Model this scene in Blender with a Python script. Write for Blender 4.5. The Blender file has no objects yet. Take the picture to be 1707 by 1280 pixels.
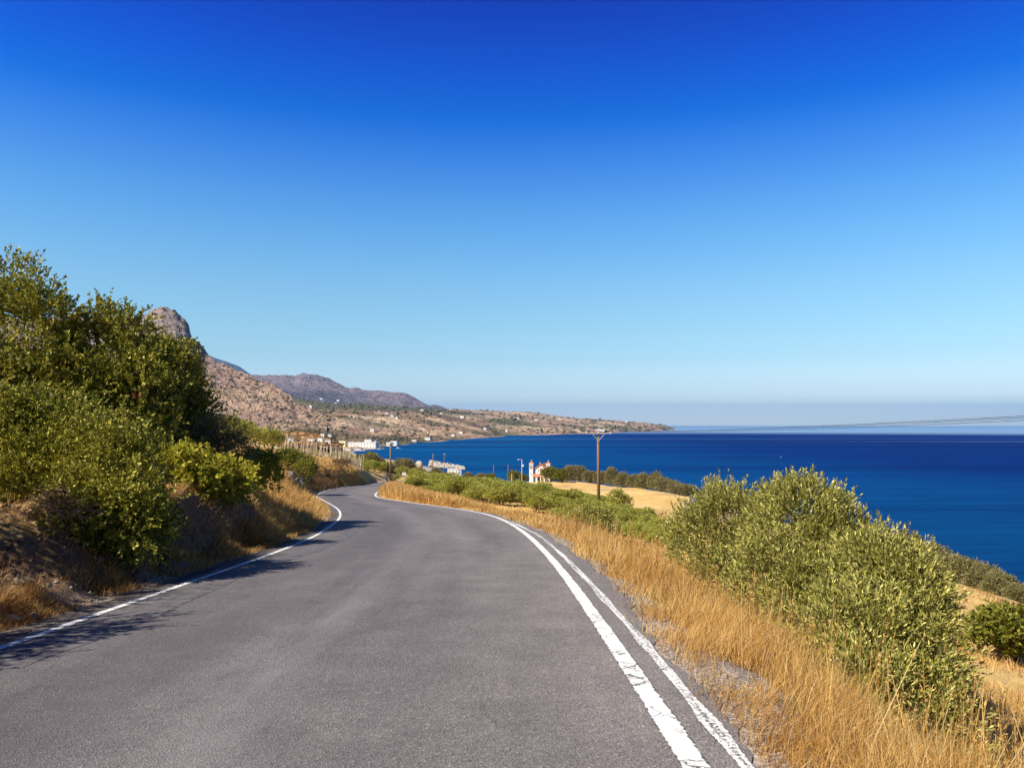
import bpy, math, random
import numpy as np
from mathutils import Vector
from mathutils.bvhtree import BVHTree

random.seed(7)
RNG = np.random.default_rng(11)
scene = bpy.context.scene
COL = scene.collection
R = math.radians

# ------------------------------------------------------------------ camera
F, CX, CY, HZ = 1280.0, 853.5, 640.0, 709.0      # focal length, centre and horizon of the photograph (px)
EYE = 1.6
PITCH = math.atan((HZ - CY) / F)
SLOPE = 0.0639                                   # the road falls away from the camera
SEA = -28.0

cam_d = bpy.data.cameras.new("camera")
cam = bpy.data.objects.new("camera", cam_d)
COL.objects.link(cam)
cam.location = (0, 0, EYE)
cam.rotation_euler = (R(90) + PITCH, 0, 0)
cam_d.sensor_width = 36.0
cam_d.lens = 36.0 * F / 1707.0
cam_d.clip_start = 0.1
cam_d.clip_end = 120000.0
scene.camera = cam
scene.render.resolution_x, scene.render.resolution_y = 1024, 767


def ray(px, py):
    a, b = (px - CX) / F, -(py - CY) / F
    c, s = math.cos(PITCH), math.sin(PITCH)
    return np.array([a, c - b * s, s + b * c])


def at(px, py, d):
    """world point seen in direction (px,py) whose distance along the view (y) is d"""
    r = ray(px, py)
    return np.array([0, 0, EYE]) + r / r[1] * d


def on_road(px, py):
    r = ray(px, py)
    t = -EYE / (r[2] + SLOPE * r[1])
    return r[0] * t, r[1] * t


# ------------------------------------------------------------------ noise
def _hash(ix, iy, seed):
    h = (ix.astype(np.int64) * 374761393 + iy.astype(np.int64) * 668265263 + seed * 982451653) & 0x7fffffff
    h = ((h ^ (h >> 13)) * 1274126177) & 0x7fffffff
    return ((h ^ (h >> 16)) & 0xffff) / 65535.0


def vnoise(x, y, seed=0):
    x, y = np.asarray(x, float), np.asarray(y, float)
    ix, iy = np.floor(x), np.floor(y)
    fx, fy = x - ix, y - iy
    fx, fy = fx * fx * (3 - 2 * fx), fy * fy * (3 - 2 * fy)
    a, b = _hash(ix, iy, seed), _hash(ix + 1, iy, seed)
    c, d = _hash(ix, iy + 1, seed), _hash(ix + 1, iy + 1, seed)
    return (a * (1 - fx) + b * fx) * (1 - fy) + (c * (1 - fx) + d * fx) * fy - 0.5


def fbm(x, y, octs=4, seed=0, gain=0.5):
    t, a = 0.0, 1.0
    for k in range(octs):
        t = t + a * vnoise(np.asarray(x) * 2 ** k, np.asarray(y) * 2 ** k, seed + k * 17)
        a *= gain
    return t


def sstep(a, b, x):
    t = np.clip((np.asarray(x, float) - a) / (b - a), 0, 1)
    return t * t * (3 - 2 * t)


# ------------------------------------------------------------------ object helpers
def link(o, parent=None):
    COL.objects.link(o)
    if parent is not None:
        o.parent = parent
    return o


def tag(o, label=None, cat=None, group=None, kind=None):
    if label: o["label"] = label
    if cat: o["category"] = cat
    if group: o["group"] = group
    if kind: o["kind"] = kind
    return o


def empty(name, loc, rz=0.0):
    o = bpy.data.objects.new(name, None)
    o.empty_display_size = 0.3
    o.location = tuple(float(v) for v in loc)
    o.rotation_euler = (0, 0, rz)
    return link(o)


def np_mesh(name, verts, faces, mats, smooth=False, mat_idx=None, uv=None, attrs=None):
    """faces: list of index arrays (n,k) - all faces of one array have k corners"""
    verts = np.asarray(verts, np.float32)
    if isinstance(faces, np.ndarray):
        faces = [faces]
    me = bpy.data.meshes.new(name)
    me.vertices.add(len(verts))
    me.vertices.foreach_set("co", verts.ravel())
    corner = np.concatenate([f.ravel() for f in faces]).astype(np.int32)
    tot = np.concatenate([np.full(len(f), f.shape[1]) for f in faces]).astype(np.int32)
    start = np.concatenate([[0], np.cumsum(tot)[:-1]]).astype(np.int32)
    me.loops.add(len(corner))
    me.loops.foreach_set("vertex_index", corner)
    me.polygons.add(len(tot))
    me.polygons.foreach_set("loop_start", start)
    me.polygons.foreach_set("loop_total", tot)
    if smooth:
        me.polygons.foreach_set("use_smooth", np.ones(len(tot), bool))
    for m in (mats if isinstance(mats, (list, tuple)) else [mats]):
        me.materials.append(m)
    if mat_idx is not None:
        me.polygons.foreach_set("material_index", np.asarray(mat_idx, np.int32))
    if uv is not None:
        l = me.uv_layers.new(name="uv")
        l.data.foreach_set("uv", np.asarray(uv, np.float32)[corner].ravel())
    for k, v in (attrs or {}).items():
        v = np.asarray(v, np.float32)
        if v.ndim == 1:
            a = me.attributes.new(k, 'FLOAT', 'POINT')
            a.data.foreach_set("value", v)
        else:
            a = me.attributes.new(k, 'FLOAT_COLOR', 'POINT')
            a.data.foreach_set("color", np.concatenate([v, np.ones((len(v), 1), np.float32)], 1).ravel())
    me.update(calc_edges=True)
    me.validate()
    return me


def obj(name, me, parent=None):
    return link(bpy.data.objects.new(name, me), parent)


def grid_faces(nr, nc):
    i = np.arange(nr * nc).reshape(nr, nc)
    return np.stack([i[:-1, :-1], i[:-1, 1:], i[1:, 1:], i[1:, :-1]], -1).reshape(-1, 4)


class MB:
    """collects simple shaped solids into one mesh"""
    def __init__(s): s.v, s.q = [], []

    def add(s, verts, faces):
        b = len(s.v)
        s.v += [tuple(v) for v in verts]
        s.q += [tuple(b + i for i in f) for f in faces]
        return s

    def box(s, x0, x1, y0, y1, z0, z1, taper=0.0):
        t = taper
        v = [(x0, y0, z0), (x1, y0, z0), (x1, y1, z0), (x0, y1, z0),
             (x0 + t, y0 + t, z1), (x1 - t, y0 + t, z1), (x1 - t, y1 - t, z1), (x0 + t, y1 - t, z1)]
        return s.add(v, [(3, 2, 1, 0), (4, 5, 6, 7), (0, 1, 5, 4), (1, 2, 6, 5), (2, 3, 7, 6), (3, 0, 4, 7)])

    def gable(s, x0, x1, y0, y1, z0, z1):
        """roof prism, ridge along y"""
        xm = (x0 + x1) / 2
        v = [(x0, y0, z0), (x1, y0, z0), (xm, y0, z1), (x0, y1, z0), (x1, y1, z0), (xm, y1, z1)]
        return s.add(v, [(0, 1, 2), (5, 4, 3), (0, 2, 5, 3), (1, 4, 5, 2), (0, 3, 4, 1)])

    def gable_slab(s, x0, x1, y0, y1, z0, z1, th):
        """two roof slabs meeting at a ridge along y"""
        xm = (x0 + x1) / 2
        v = []
        for y in (y0, y1):
            v += [(x0, y, z0), (xm, y, z1), (x1, y, z0), (x1, y, z0 - th), (xm, y, z1 - th), (x0, y, z0 - th)]
        f = [(0, 1, 4, 5), (1, 2, 3, 4), (6, 11, 10, 7), (7, 10, 9, 8)]
        f += [(i, i + 6, (i + 1) % 6 + 6, (i + 1) % 6) for i in range(6)]
        return s.add(v, f)

    def pyramid(s, x0, x1, y0, y1, z0, z1):
        v = [(x0, y0, z0), (x1, y0, z0), (x1, y1, z0), (x0, y1, z0), ((x0 + x1) / 2, (y0 + y1) / 2, z1)]
        return s.add(v, [(3, 2, 1, 0), (0, 1, 4), (1, 2, 4), (2, 3, 4), (3, 0, 4)])

    def tube(s, pts, rad, n=7, cap=True):
        pts = [Vector(p) for p in pts]
        if not isinstance(rad, (list, tuple, np.ndarray)): rad = [rad] * len(pts)
        rings, up = [], None
        for i, p in enumerate(pts):
            d = (pts[min(i + 1, len(pts) - 1)] - pts[max(i - 1, 0)]).normalized()
            if up is None: up = d.orthogonal().normalized()
            up = (up - d * up.dot(d))
            up = up.normalized() if up.length > 1e-6 else d.orthogonal().normalized()
            w = d.cross(up)
            rings.append([p + (up * math.cos(a) + w * math.sin(a)) * rad[i] for a in [2 * math.pi * k / n for k in range(n)]])
        v = [q for r_ in rings for q in r_]
        f = []
        for i in range(len(pts) - 1):
            for k in range(n):
                f.append((i * n + k, i * n + (k + 1) % n, (i + 1) * n + (k + 1) % n, (i + 1) * n + k))
        if cap:
            f.append(tuple(range(n - 1, -1, -1)))
            f.append(tuple((len(pts) - 1) * n + k for k in range(n)))
        return s.add(v, f)

    def build(s, name, mat, parent=None, smooth=False):
        me = bpy.data.meshes.new(name)
        me.from_pydata(s.v, [], s.q)
        me.materials.append(mat)
        if smooth:
            me.polygons.foreach_set("use_smooth", np.ones(len(me.polygons), bool))
        me.update()
        return obj(name, me, parent)


# ------------------------------------------------------------------ materials
class NT:
    def __init__(s, name):
        s.m = bpy.data.materials.new(name)
        s.m.use_nodes = True
        s.t = s.m.node_tree
        s.b = s.t.nodes["Principled BSDF"]
        s.out = s.t.nodes["Material Output"]

    def n(s, typ, **kw):
        nd = s.t.nodes.new(typ)
        for k, v in kw.items():
            setattr(nd, k, v)
        return nd

    def l(s, a, b): s.t.links.new(a, b)

    def val(s, sock, v):
        if hasattr(v, "is_output") or isinstance(v, bpy.types.NodeSocket):
            s.l(v, sock)
        else:
            sock.default_value = v

    def pos(s):
        return s.n("ShaderNodeNewGeometry").outputs["Position"]

    def objc(s):
        return s.n("ShaderNodeTexCoord").outputs["Object"]

    def scale(s, v, sc):
        m = s.n("ShaderNodeMapping")
        m.inputs["Scale"].default_value = sc
        s.l(v, m.inputs["Vector"])
        return m.outputs["Vector"]

    def noise(s, v, sc, det=4, rough=0.55, dist=0.0):
        nd = s.n("ShaderNodeTexNoise")
        s.l(v, nd.inputs["Vector"])
        nd.inputs["Scale"].default_value = sc
        nd.inputs["Detail"].default_value = det
        nd.inputs["Roughness"].default_value = rough
        nd.inputs["Distortion"].default_value = dist
        return nd.outputs["Fac"]

    def ramp(s, fac, stops, mode='LINEAR'):
        nd = s.n("ShaderNodeValToRGB")
        nd.color_ramp.interpolation = mode
        e = nd.color_ramp.elements
        while len(e) < len(stops): e.new(0.5)
        for el, (p, c) in zip(e, stops):
            el.position = p
            el.color = (*c, 1) if not isinstance(c, (int, float)) else (c, c, c, 1)
        s.l(fac, nd.inputs["Fac"])
        return nd.outputs["Color"]

    def mix(s, fac, a, b, mode='MIX'):
        nd = s.n("ShaderNodeMix", data_type='RGBA', blend_type=mode)
        s.val(nd.inputs[0], fac)
        for i, c in ((6, a), (7, b)):
            s.val(nd.inputs[i], (*c, 1) if isinstance(c, tuple) and len(c) == 3 else c)
        return nd.outputs[2]

    def math(s, op, a, b=0.0, clamp=False):
        nd = s.n("ShaderNodeMath", operation=op, use_clamp=clamp)
        s.val(nd.inputs[0], a)
        s.val(nd.inputs[1], b)
        return nd.outputs[0]

    def attr(s, name, col=False):
        nd = s.n("ShaderNodeAttribute", attribute_name=name)
        return nd.outputs["Color" if col else "Fac"]

    def island(s):
        return s.n("ShaderNodeNewGeometry").outputs["Random Per Island"]

    def bump(s, h, strength=0.5, dist=0.02):
        nd = s.n("ShaderNodeBump")
        s.l(h, nd.inputs["Height"])
        nd.inputs["Strength"].default_value = strength
        nd.inputs["Distance"].default_value = dist
        s.l(nd.outputs["Normal"], s.b.inputs["Normal"])
        return nd.outputs["Normal"]

    def done(s, col=None, rough=0.8, spec=0.3):
        if col is not None:
            s.val(s.b.inputs["Base Color"], (*col, 1) if isinstance(col, tuple) else col)
        s.val(s.b.inputs["Roughness"], rough)
        s.val(s.b.inputs["Specular IOR Level"], spec)
        return s.m


def plain(name, col, rough=0.7, spec=0.3, var=0.12, sc=3.0):
    t = NT(name)
    n_ = t.noise(t.objc(), sc, 5)
    c = t.ramp(n_, [(0.25, tuple(v * (1 - var) for v in col)), (0.75, tuple(min(1, v * (1 + var)) for v in col))])
    return t.done(c, rough, spec)


def leaf_mat(name, dark, mid, light, clump=0.6, trans=0.25, dead=None, back=None, rough=0.5, spec=0.18, dead_at=0.7, lm=0.5):
    t = NT(name)
    isl = t.island()
    c = t.ramp(isl, [(0.0, dark), (0.55, mid), (1.0, light)])
    nz = t.noise(t.objc(), clump, 3)
    c2 = t.mix(t.ramp(nz, [(0.42, 0.0), (0.6, 1.0)]), c, t.mix(lm, c, light), 'MIX')
    if dead is not None:
        dn = t.noise(t.objc(), 1.7, 2)
        dz = t.ramp(dn, [(dead_at, 0.0), (dead_at + 0.03, 1.0)])
        c2 = t.mix(dz, c2, t.mix(isl, dead, tuple(v * 0.5 for v in dead)))
    if back is not None:
        bf = t.n("ShaderNodeNewGeometry").outputs["Backfacing"]
        c2 = t.mix(t.math('MULTIPLY', bf, 0.75), c2, back)
    t.done(c2, rough, spec)
    tr = t.n("ShaderNodeBsdfTranslucent")
    t.l(c2, tr.inputs["Color"])
    mx = t.n("ShaderNodeMixShader")
    mx.inputs[0].default_value = trans
    t.l(t.b.outputs[0], mx.inputs[1])
    t.l(tr.outputs[0], mx.inputs[2])
    t.l(mx.outputs[0], t.out.inputs["Surface"])
    return t.m


M = {}
M["olive_leaf"] = leaf_mat("olive_leaf", (0.06, 0.075, 0.008), (0.33, 0.315, 0.034), (0.90, 0.82, 0.28), trans=0.10, lm=0.15, back=(0.30, 0.28, 0.085))
M["carob_leaf"] = leaf_mat("carob_leaf", (0.03, 0.050, 0.004), (0.15, 0.175, 0.014), (0.66, 0.57, 0.09), lm=0.28, trans=0.15,
                           dead=(0.45, 0.17, 0.06), dead_at=0.715, clump=0.8)
M["grove_leaf"] = leaf_mat("grove_leaf", (0.17, 0.19, 0.02), (0.35, 0.36, 0.05), (0.62, 0.57, 0.15), clump=0.5)
M["tamarisk_leaf"] = leaf_mat("tamarisk_leaf", (0.12, 0.115, 0.035), (0.23, 0.205, 0.07), (0.40, 0.34, 0.15), clump=0.4)
M["dark_leaf"] = leaf_mat("dark_leaf", (0.05, 0.07, 0.008), (0.15, 0.17, 0.02), (0.36, 0.33, 0.05), clump=0.8)
M["fig_leaf"] = leaf_mat("fig_leaf", (0.11, 0.14, 0.010), (0.26, 0.27, 0.02), (0.60, 0.52, 0.06), clump=1.2, trans=0.35)
M["grey_leaf"] = leaf_mat("grey_leaf", (0.08, 0.085, 0.03), (0.17, 0.16, 0.06), (0.32, 0.28, 0.12), clump=1.2)
M["dry_leaf"] = leaf_mat("dry_leaf", (0.10, 0.055, 0.03), (0.20, 0.11, 0.05), (0.34, 0.20, 0.09), clump=1.2)
M["scrub"] = leaf_mat("scrub", (0.05, 0.05, 0.022), (0.09, 0.085, 0.035), (0.15, 0.13, 0.06), clump=0.01, trans=0.0)


def bark():
    t = NT("bark")
    v = t.scale(t.objc(), (9, 9, 1.6))
    n_ = t.noise(v, 1.5, 6)
    c = t.ramp(n_, [(0.3, (0.05, 0.036, 0.025)), (0.7, (0.19, 0.15, 0.11))])
    t.bump(n_, 0.8, 0.03)
    return t.done(c, 0.9, 0.1)


M["bark"] = bark()


def pole_wood():
    t = NT("pole_wood")
    n_ = t.noise(t.scale(t.objc(), (14, 14, 0.8)), 2.0, 5)
    c = t.ramp(n_, [(0.3, (0.13, 0.075, 0.045)), (0.7, (0.34, 0.22, 0.14))])
    return t.done(c, 0.85, 0.2)


M["pole_wood"] = pole_wood()
M["stake"] = plain("stake", (0.58, 0.48, 0.36), 0.9, 0.1, 0.5, 1.3)
M["metal"] = plain("galvanised_metal", (0.45, 0.46, 0.47), 0.45, 0.5)
M["dark_metal"] = plain("dark_metal", (0.05, 0.05, 0.055), 0.5, 0.4)
M["wire"] = plain("wire", (0.02, 0.022, 0.025), 0.5, 0.3)
M["white_wall"] = plain("white_wall", (0.80, 0.78, 0.73), 0.85, 0.2, 0.06, 0.6)
M["cream_wall"] = plain("cream_wall", (0.78, 0.66, 0.36), 0.85, 0.2, 0.08, 0.6)
M["roof_tile"] = plain("roof_tile", (0.56, 0.21, 0.11), 0.8, 0.2, 0.25, 4)
M["window_dark"] = plain("window_dark", (0.035, 0.04, 0.05), 0.25, 0.5)
M["shutter"] = plain("shutter", (0.10, 0.16, 0.30), 0.6, 0.3)
M["concrete"] = plain("concrete", (0.60, 0.57, 0.52), 0.9, 0.2, 0.12, 0.5)
M["boulder"] = plain("boulder_stone", (0.44, 0.39, 0.33), 0.9, 0.1, 0.25, 0.4)
M["sign_white"] = plain("sign_white", (0.8, 0.8, 0.78), 0.5, 0.4, 0.03)
M["boat_white"] = plain("boat_white", (0.82, 0.82, 0.80), 0.35, 0.5, 0.03)
M["plastic_blue"] = plain("plastic_blue", (0.10, 0.16, 0.50), 0.4, 0.4, 0.3, 2)


def rock_mat():
    t = NT("bank_rock")
    n_ = t.noise(t.objc(), 3.0, 8, 0.65)
    c = t.ramp(n_, [(0.3, (0.10, 0.08, 0.06)), (0.55, (0.30, 0.24, 0.18)), (0.75, (0.46, 0.39, 0.31))])
    t.bump(n_, 1.0, 0.08)
    return t.done(c, 0.9, 0.15)


M["rock"] = rock_mat()


def straw_mat(name, stops, trans=0.3):
    t = NT(name)
    c = t.ramp(t.island(), stops)
    nz = t.noise(t.pos(), 0.55, 3)
    c = t.mix(t.ramp(nz, [(0.35, 0.0), (0.65, 1.0)]), t.mix(1.0, c, (0.72, 0.60, 0.50), 'MULTIPLY'), c)
    t.done(c, 0.6, 0.25)
    tr = t.n("ShaderNodeBsdfTranslucent")
    t.l(c, tr.inputs["Color"])
    mx = t.n("ShaderNodeMixShader")
    mx.inputs[0].default_value = trans
    t.l(t.b.outputs[0], mx.inputs[1])
    t.l(tr.outputs[0], mx.inputs[2])
    t.l(mx.outputs[0], t.out.inputs["Surface"])
    return t.m


M["straw"] = straw_mat("straw", [(0.0, (0.40, 0.20, 0.05)), (0.35, (0.66, 0.40, 0.11)), (0.75, (0.80, 0.55, 0.19)), (1.0, (0.88, 0.72, 0.36))])
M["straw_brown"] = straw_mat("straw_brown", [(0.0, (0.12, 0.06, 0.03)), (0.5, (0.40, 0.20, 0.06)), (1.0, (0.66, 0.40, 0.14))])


def ground_mat():
    t = NT("dry_ground")
    p = t.pos()
    big = t.noise(p, 0.045, 5, 0.6)
    med = t.noise(p, 0.5, 6, 0.6)
    fine = t.noise(p, 7.0, 6, 0.7)
    straw = t.ramp(med, [(0.25, (0.46, 0.25, 0.075)), (0.5, (0.68, 0.43, 0.14)), (0.75, (0.78, 0.56, 0.23))])
    straw = t.mix(t.ramp(big, [(0.4, 0.0), (0.62, 0.75)]), straw, (0.74, 0.53, 0.22))
    straw = t.mix(t.ramp(fine, [(0.3, 0.55), (0.5, 0.0)]), straw, (0.20, 0.10, 0.04))
    soil = t.ramp(fine, [(0.3, (0.09, 0.055, 0.035)), (0.6, (0.21, 0.13, 0.08)), (0.8, (0.36, 0.26, 0.18))])
    vor = t.n("ShaderNodeTexVoronoi")
    t.l(p, vor.inputs["Vector"])
    vor.inputs["Scale"].default_value = 48.0
    gr = t.ramp(vor.outputs["Color"], [(0.1, (0.16, 0.13, 0.11)), (0.5, (0.34, 0.28, 0.23)), (0.95, (0.60, 0.52, 0.43))])
    path = t.ramp(med, [(0.3, (0.50, 0.40, 0.31)), (0.7, (0.60, 0.50, 0.40))])
    shore = t.ramp(fine, [(0.3, (0.25, 0.20, 0.16)), (0.7, (0.50, 0.43, 0.35))])
    c = t.mix(t.attr("soil"), straw, soil)
    c = t.mix(t.attr("gravel"), c, gr)
    c = t.mix(t.attr("path"), c, path)
    c = t.mix(t.attr("shore"), c, shore)
    t.bump(t.math('ADD', fine, t.math('MULTIPLY', med, 2.0)), 0.7, 0.06)
    return t.done(c, 0.95, 0.1)


M["ground"] = ground_mat()


def asphalt_mat():
    t = NT("asphalt")
    uvn = t.n("ShaderNodeUVMap", uv_map="uv").outputs["UV"]       # u = metres across the road, v = metres along it
    p = t.pos()
    vor = t.n("ShaderNodeTexVoronoi")
    t.l(p, vor.inputs["Vector"])
    vor.inputs["Scale"].default_value = 75.0
    chip = t.ramp(vor.outputs["Color"], [(0.0, (0.075, 0.069, 0.067)), (0.3, (0.150, 0.138, 0.134)), (0.8, (0.210, 0.194, 0.188)), (1.0, (0.40, 0.37, 0.345))])
    mid = t.noise(p, 1.6, 5, 0.65)
    large = t.noise(t.scale(uvn, (0.6, 0.07, 1)), 1.0, 4, 0.6)
    c = t.mix(1.0, chip, t.ramp(mid, [(0.3, (0.82, 0.81, 0.81)), (0.7, (1.12, 1.11, 1.10))]), 'MULTIPLY')
    c = t.mix(1.0, c, t.ramp(large, [(0.3, (0.72, 0.72, 0.74)), (0.7, (1.26, 1.24, 1.20))]), 'MULTIPLY')
    # pale polished streak along the middle of the carriageway and darker, oily wheel tracks
    sep = t.n("ShaderNodeSeparateXYZ")
    t.l(uvn, sep.inputs[0])
    wob = t.math('ADD', sep.outputs[0], t.math('MULTIPLY', t.math('SUBTRACT', t.noise(t.scale(uvn, (0.0, 0.11, 1)), 1.0, 3), 0.5), 1.3))
    st = t.math('ABSOLUTE', t.math('SUBTRACT', wob, 2.75))
    streak = t.ramp(st, [(0.0, 1.0), (0.55, 0.0)])
    brk = t.ramp(t.noise(t.scale(uvn, (3.0, 0.35, 1)), 1.0, 5, 0.7), [(0.35, 0.0), (0.7, 1.0)])
    c = t.mix(t.math('MULTIPLY', t.math('MULTIPLY', streak, brk), 0.5), c, (0.30, 0.285, 0.275))
    tr = t.math('ABSOLUTE', t.math('SUBTRACT', wob, 1.75))
    dk = t.math('MULTIPLY', t.ramp(tr, [(0.0, 1.0), (0.8, 0.0)]), t.ramp(t.noise(t.scale(uvn, (1.2, 0.2, 1)), 1.0, 4), [(0.35, 0.0), (0.6, 0.6)]))
    c = t.mix(dk, c, (0.115, 0.106, 0.108))
    c = t.mix(1.0, c, t.ramp(t.math('DIVIDE', wob, 6.0), [(0.0, (0.80, 0.80, 0.83)), (0.45, (0.90, 0.90, 0.92)), (0.95, (1.17, 1.15, 1.12))]), 'MULTIPLY')
    # fine cracks
    v2 = t.n("ShaderNodeTexVoronoi", feature='DISTANCE_TO_EDGE')
    dv = t.n("ShaderNodeMixRGB")
    dv.inputs[0].default_value = 0.18
    t.l(p, dv.inputs[1])
    nn = t.n("ShaderNodeTexNoise")
    nn.inputs["Scale"].default_value = 2.5
    t.l(p, nn.inputs["Vector"])
    t.l(nn.outputs["Color"], dv.inputs[2])
    t.l(dv.outputs[0], v2.inputs["Vector"])
    v2.inputs["Scale"].default_value = 0.8
    ck = t.math('MULTIPLY', t.ramp(v2.outputs["Distance"], [(0.0, 1.0), (0.012, 0.0)]), t.ramp(t.noise(p, 0.35, 2), [(0.54, 0.0), (0.66, 0.42)]))
    c = t.mix(ck, c, (0.06, 0.055, 0.052))
    t.bump(t.math('ADD', vor.outputs["Distance"], t.math('MULTIPLY', ck, -2.0)), 0.55, 0.012)
    return t.done(c, 0.78, 0.35)


M["asphalt"] = asphalt_mat()


def paint_mat(name, wear, grain=14.0):
    t = NT(name)
    p = t.pos()
    uvn = t.n("ShaderNodeUVMap", uv_map="uv").outputs["UV"]
    base = t.ramp(t.noise(p, 3.0, 4), [(0.3, (0.70, 0.68, 0.64)), (0.7, (0.84, 0.83, 0.79))])
    vor = t.n("ShaderNodeTexVoronoi")
    t.l(p, vor.inputs["Vector"])
    vor.inputs["Scale"].default_value = 75.0
    chip = t.ramp(vor.outputs["Color"], [(0.0, (0.04, 0.036, 0.034)), (0.5, (0.11, 0.10, 0.095)), (1.0, (0.26, 0.24, 0.22))])
    n1 = t.noise(p, grain, 8, 0.75)
    n2 = t.noise(t.scale(uvn, (0.8, 0.35, 1)), 1.0, 3)
    w = t.math('ADD', n1, t.math('MULTIPLY', t.math('SUBTRACT', n2, 0.5), 0.55))
    worn = t.ramp(w, [(wear, 0.0), (wear + 0.05, 1.0)])
    # edges of the stripe are chipped
    sep = t.n("ShaderNodeSeparateXYZ")
    t.l(uvn, sep.inputs[0])
    ed = t.ramp(t.math('ADD', t.math('ABSOLUTE', sep.outputs[0]), t.math('MULTIPLY', t.math('SUBTRACT', t.noise(p, 20.0, 5), 0.5), 0.7)), [(0.84, 0.0), (0.93, 1.0)])
    # wandering cracks across the paint
    nn = t.n("ShaderNodeTexNoise")
    nn.inputs["Scale"].default_value = 9.0
    nn.inputs["Detail"].default_value = 5.0
    t.l(p, nn.inputs["Vector"])
    dv = t.n("ShaderNodeMixRGB")
    dv.inputs[0].default_value = 0.16
    t.l(p, dv.inputs[1])
    t.l(nn.outputs["Color"], dv.inputs[2])
    v2 = t.n("ShaderNodeTexVoronoi", feature='DISTANCE_TO_EDGE')
    t.l(dv.outputs[0], v2.inputs["Vector"])
    v2.inputs["Scale"].default_value = 2.6
    ck = t.math('MULTIPLY', t.ramp(v2.outputs["Distance"], [(0.006, 1.0), (0.02, 0.0)]), t.ramp(t.noise(p, 1.3, 2), [(0.44, 0.0), (0.52, 1.0)]))
    f = t.math('MAXIMUM', t.math('MAXIMUM', worn, ed), ck)
    c = t.mix(f, base, chip)
    return t.done(c, 0.7, 0.3)


M["paint"] = paint_mat("road_paint", 0.72)
M["paint_worn"] = paint_mat("worn_road_paint", 0.50, 38.0)


def tar_mat():
    t = NT("tar_seam")
    p = t.pos()
    vor = t.n("ShaderNodeTexVoronoi")
    t.l(p, vor.inputs["Vector"])
    vor.inputs["Scale"].default_value = 75.0
    c = t.ramp(vor.outputs["Color"], [(0.0, (0.05, 0.046, 0.046)), (0.6, (0.095, 0.088, 0.09)), (1.0, (0.18, 0.165, 0.16))])
    c = t.mix(t.ramp(t.noise(p, 5.0, 5), [(0.42, 0.0), (0.68, 0.85)]), c, (0.19, 0.17, 0.165))
    return t.done(c, 0.7, 0.4)


M["tar"] = tar_mat()


def sea_mat():
    t = NT("sea_water")
    p = t.pos()
    sep = t.n("ShaderNodeSeparateXYZ")
    t.l(p, sep.inputs[0])
    ln = t.n("ShaderNodeVectorMath", operation='LENGTH')
    t.l(p, ln.inputs[0])
    dist = ln.outputs["Value"]
    # streaks of current lie across the view: long in x, short in y
    big = t.noise(t.scale(p, (0.00035, 0.004, 0)), 1.0, 5, 0.55)
    huge = t.noise(t.scale(p, (0.0008, 0.0016, 0)), 1.0, 3)
    # water colour: paler over the shelf near the shore, ink blue over the deep
    shelf = t.math('DIVIDE', t.math('ADD', sep.outputs[0], t.math('MULTIPLY', t.math('SUBTRACT', huge, 0.5), 420.0)), 900.0)
    deep = t.ramp(shelf, [(0.0, (0.0006, 0.058, 0.195)), (0.16, (0.0004, 0.040, 0.172)), (0.36, (0.0003, 0.020, 0.138)), (0.8, (0.0003, 0.0135, 0.122))])
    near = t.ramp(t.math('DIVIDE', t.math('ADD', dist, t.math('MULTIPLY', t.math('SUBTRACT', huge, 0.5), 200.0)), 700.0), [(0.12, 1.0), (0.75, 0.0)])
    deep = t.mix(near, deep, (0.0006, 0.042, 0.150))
    c = t.mix(1.0, deep, t.ramp(big, [(0.34, (0.5, 0.58, 0.68)), (0.5, (1, 1, 1)), (0.66, (1.6, 1.5, 1.25))]), 'MULTIPLY')
    rip = t.noise(t.scale(p, (0.012, 0.09, 0)), 1.0, 5, 0.65)
    c = t.mix(1.0, c, t.ramp(rip, [(0.3, (0.62, 0.68, 0.76)), (0.5, (1, 1, 1)), (0.72, (1.5, 1.4, 1.25))]), 'MULTIPLY')
    # smooth slicks, broad beyond three kilometres; low-sky reflection also painted into their pale colour
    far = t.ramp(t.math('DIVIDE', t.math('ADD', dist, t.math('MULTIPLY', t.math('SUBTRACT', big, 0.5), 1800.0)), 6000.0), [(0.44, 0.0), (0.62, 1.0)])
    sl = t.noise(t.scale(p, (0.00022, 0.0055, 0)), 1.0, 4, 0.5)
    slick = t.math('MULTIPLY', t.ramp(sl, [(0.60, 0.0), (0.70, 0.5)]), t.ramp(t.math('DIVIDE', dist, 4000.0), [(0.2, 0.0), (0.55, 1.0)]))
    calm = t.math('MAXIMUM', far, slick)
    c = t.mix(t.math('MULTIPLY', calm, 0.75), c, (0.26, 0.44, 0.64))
    w1 = t.noise(t.scale(p, (0.12, 0.32, 0.2)), 1.0, 6, 0.6)
    w2 = t.noise(t.scale(p, (0.02, 0.06, 0.05)), 1.0, 4, 0.55)
    nrm = t.bump(t.math('ADD', w1, t.math('MULTIPLY', w2, 1.5)), 0.75, 0.8)
    df = t.n("ShaderNodeBsdfDiffuse")
    t.l(c, df.inputs["Color"])
    gl = t.n("ShaderNodeBsdfGlossy")
    gl.inputs["Roughness"].default_value = 0.3
    t.l(nrm, gl.inputs["Normal"])
    mx = t.n("ShaderNodeMixShader")
    t.val(mx.inputs[0], t.math('ADD', 0.022, t.math('MULTIPLY', calm, 0.4)))
    t.l(df.outputs[0], mx.inputs[1])
    t.l(gl.outputs[0], mx.inputs[2])
    t.l(mx.outputs[0], t.out.inputs["Surface"])
    return t.m


M["sea"] = sea_mat()


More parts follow.
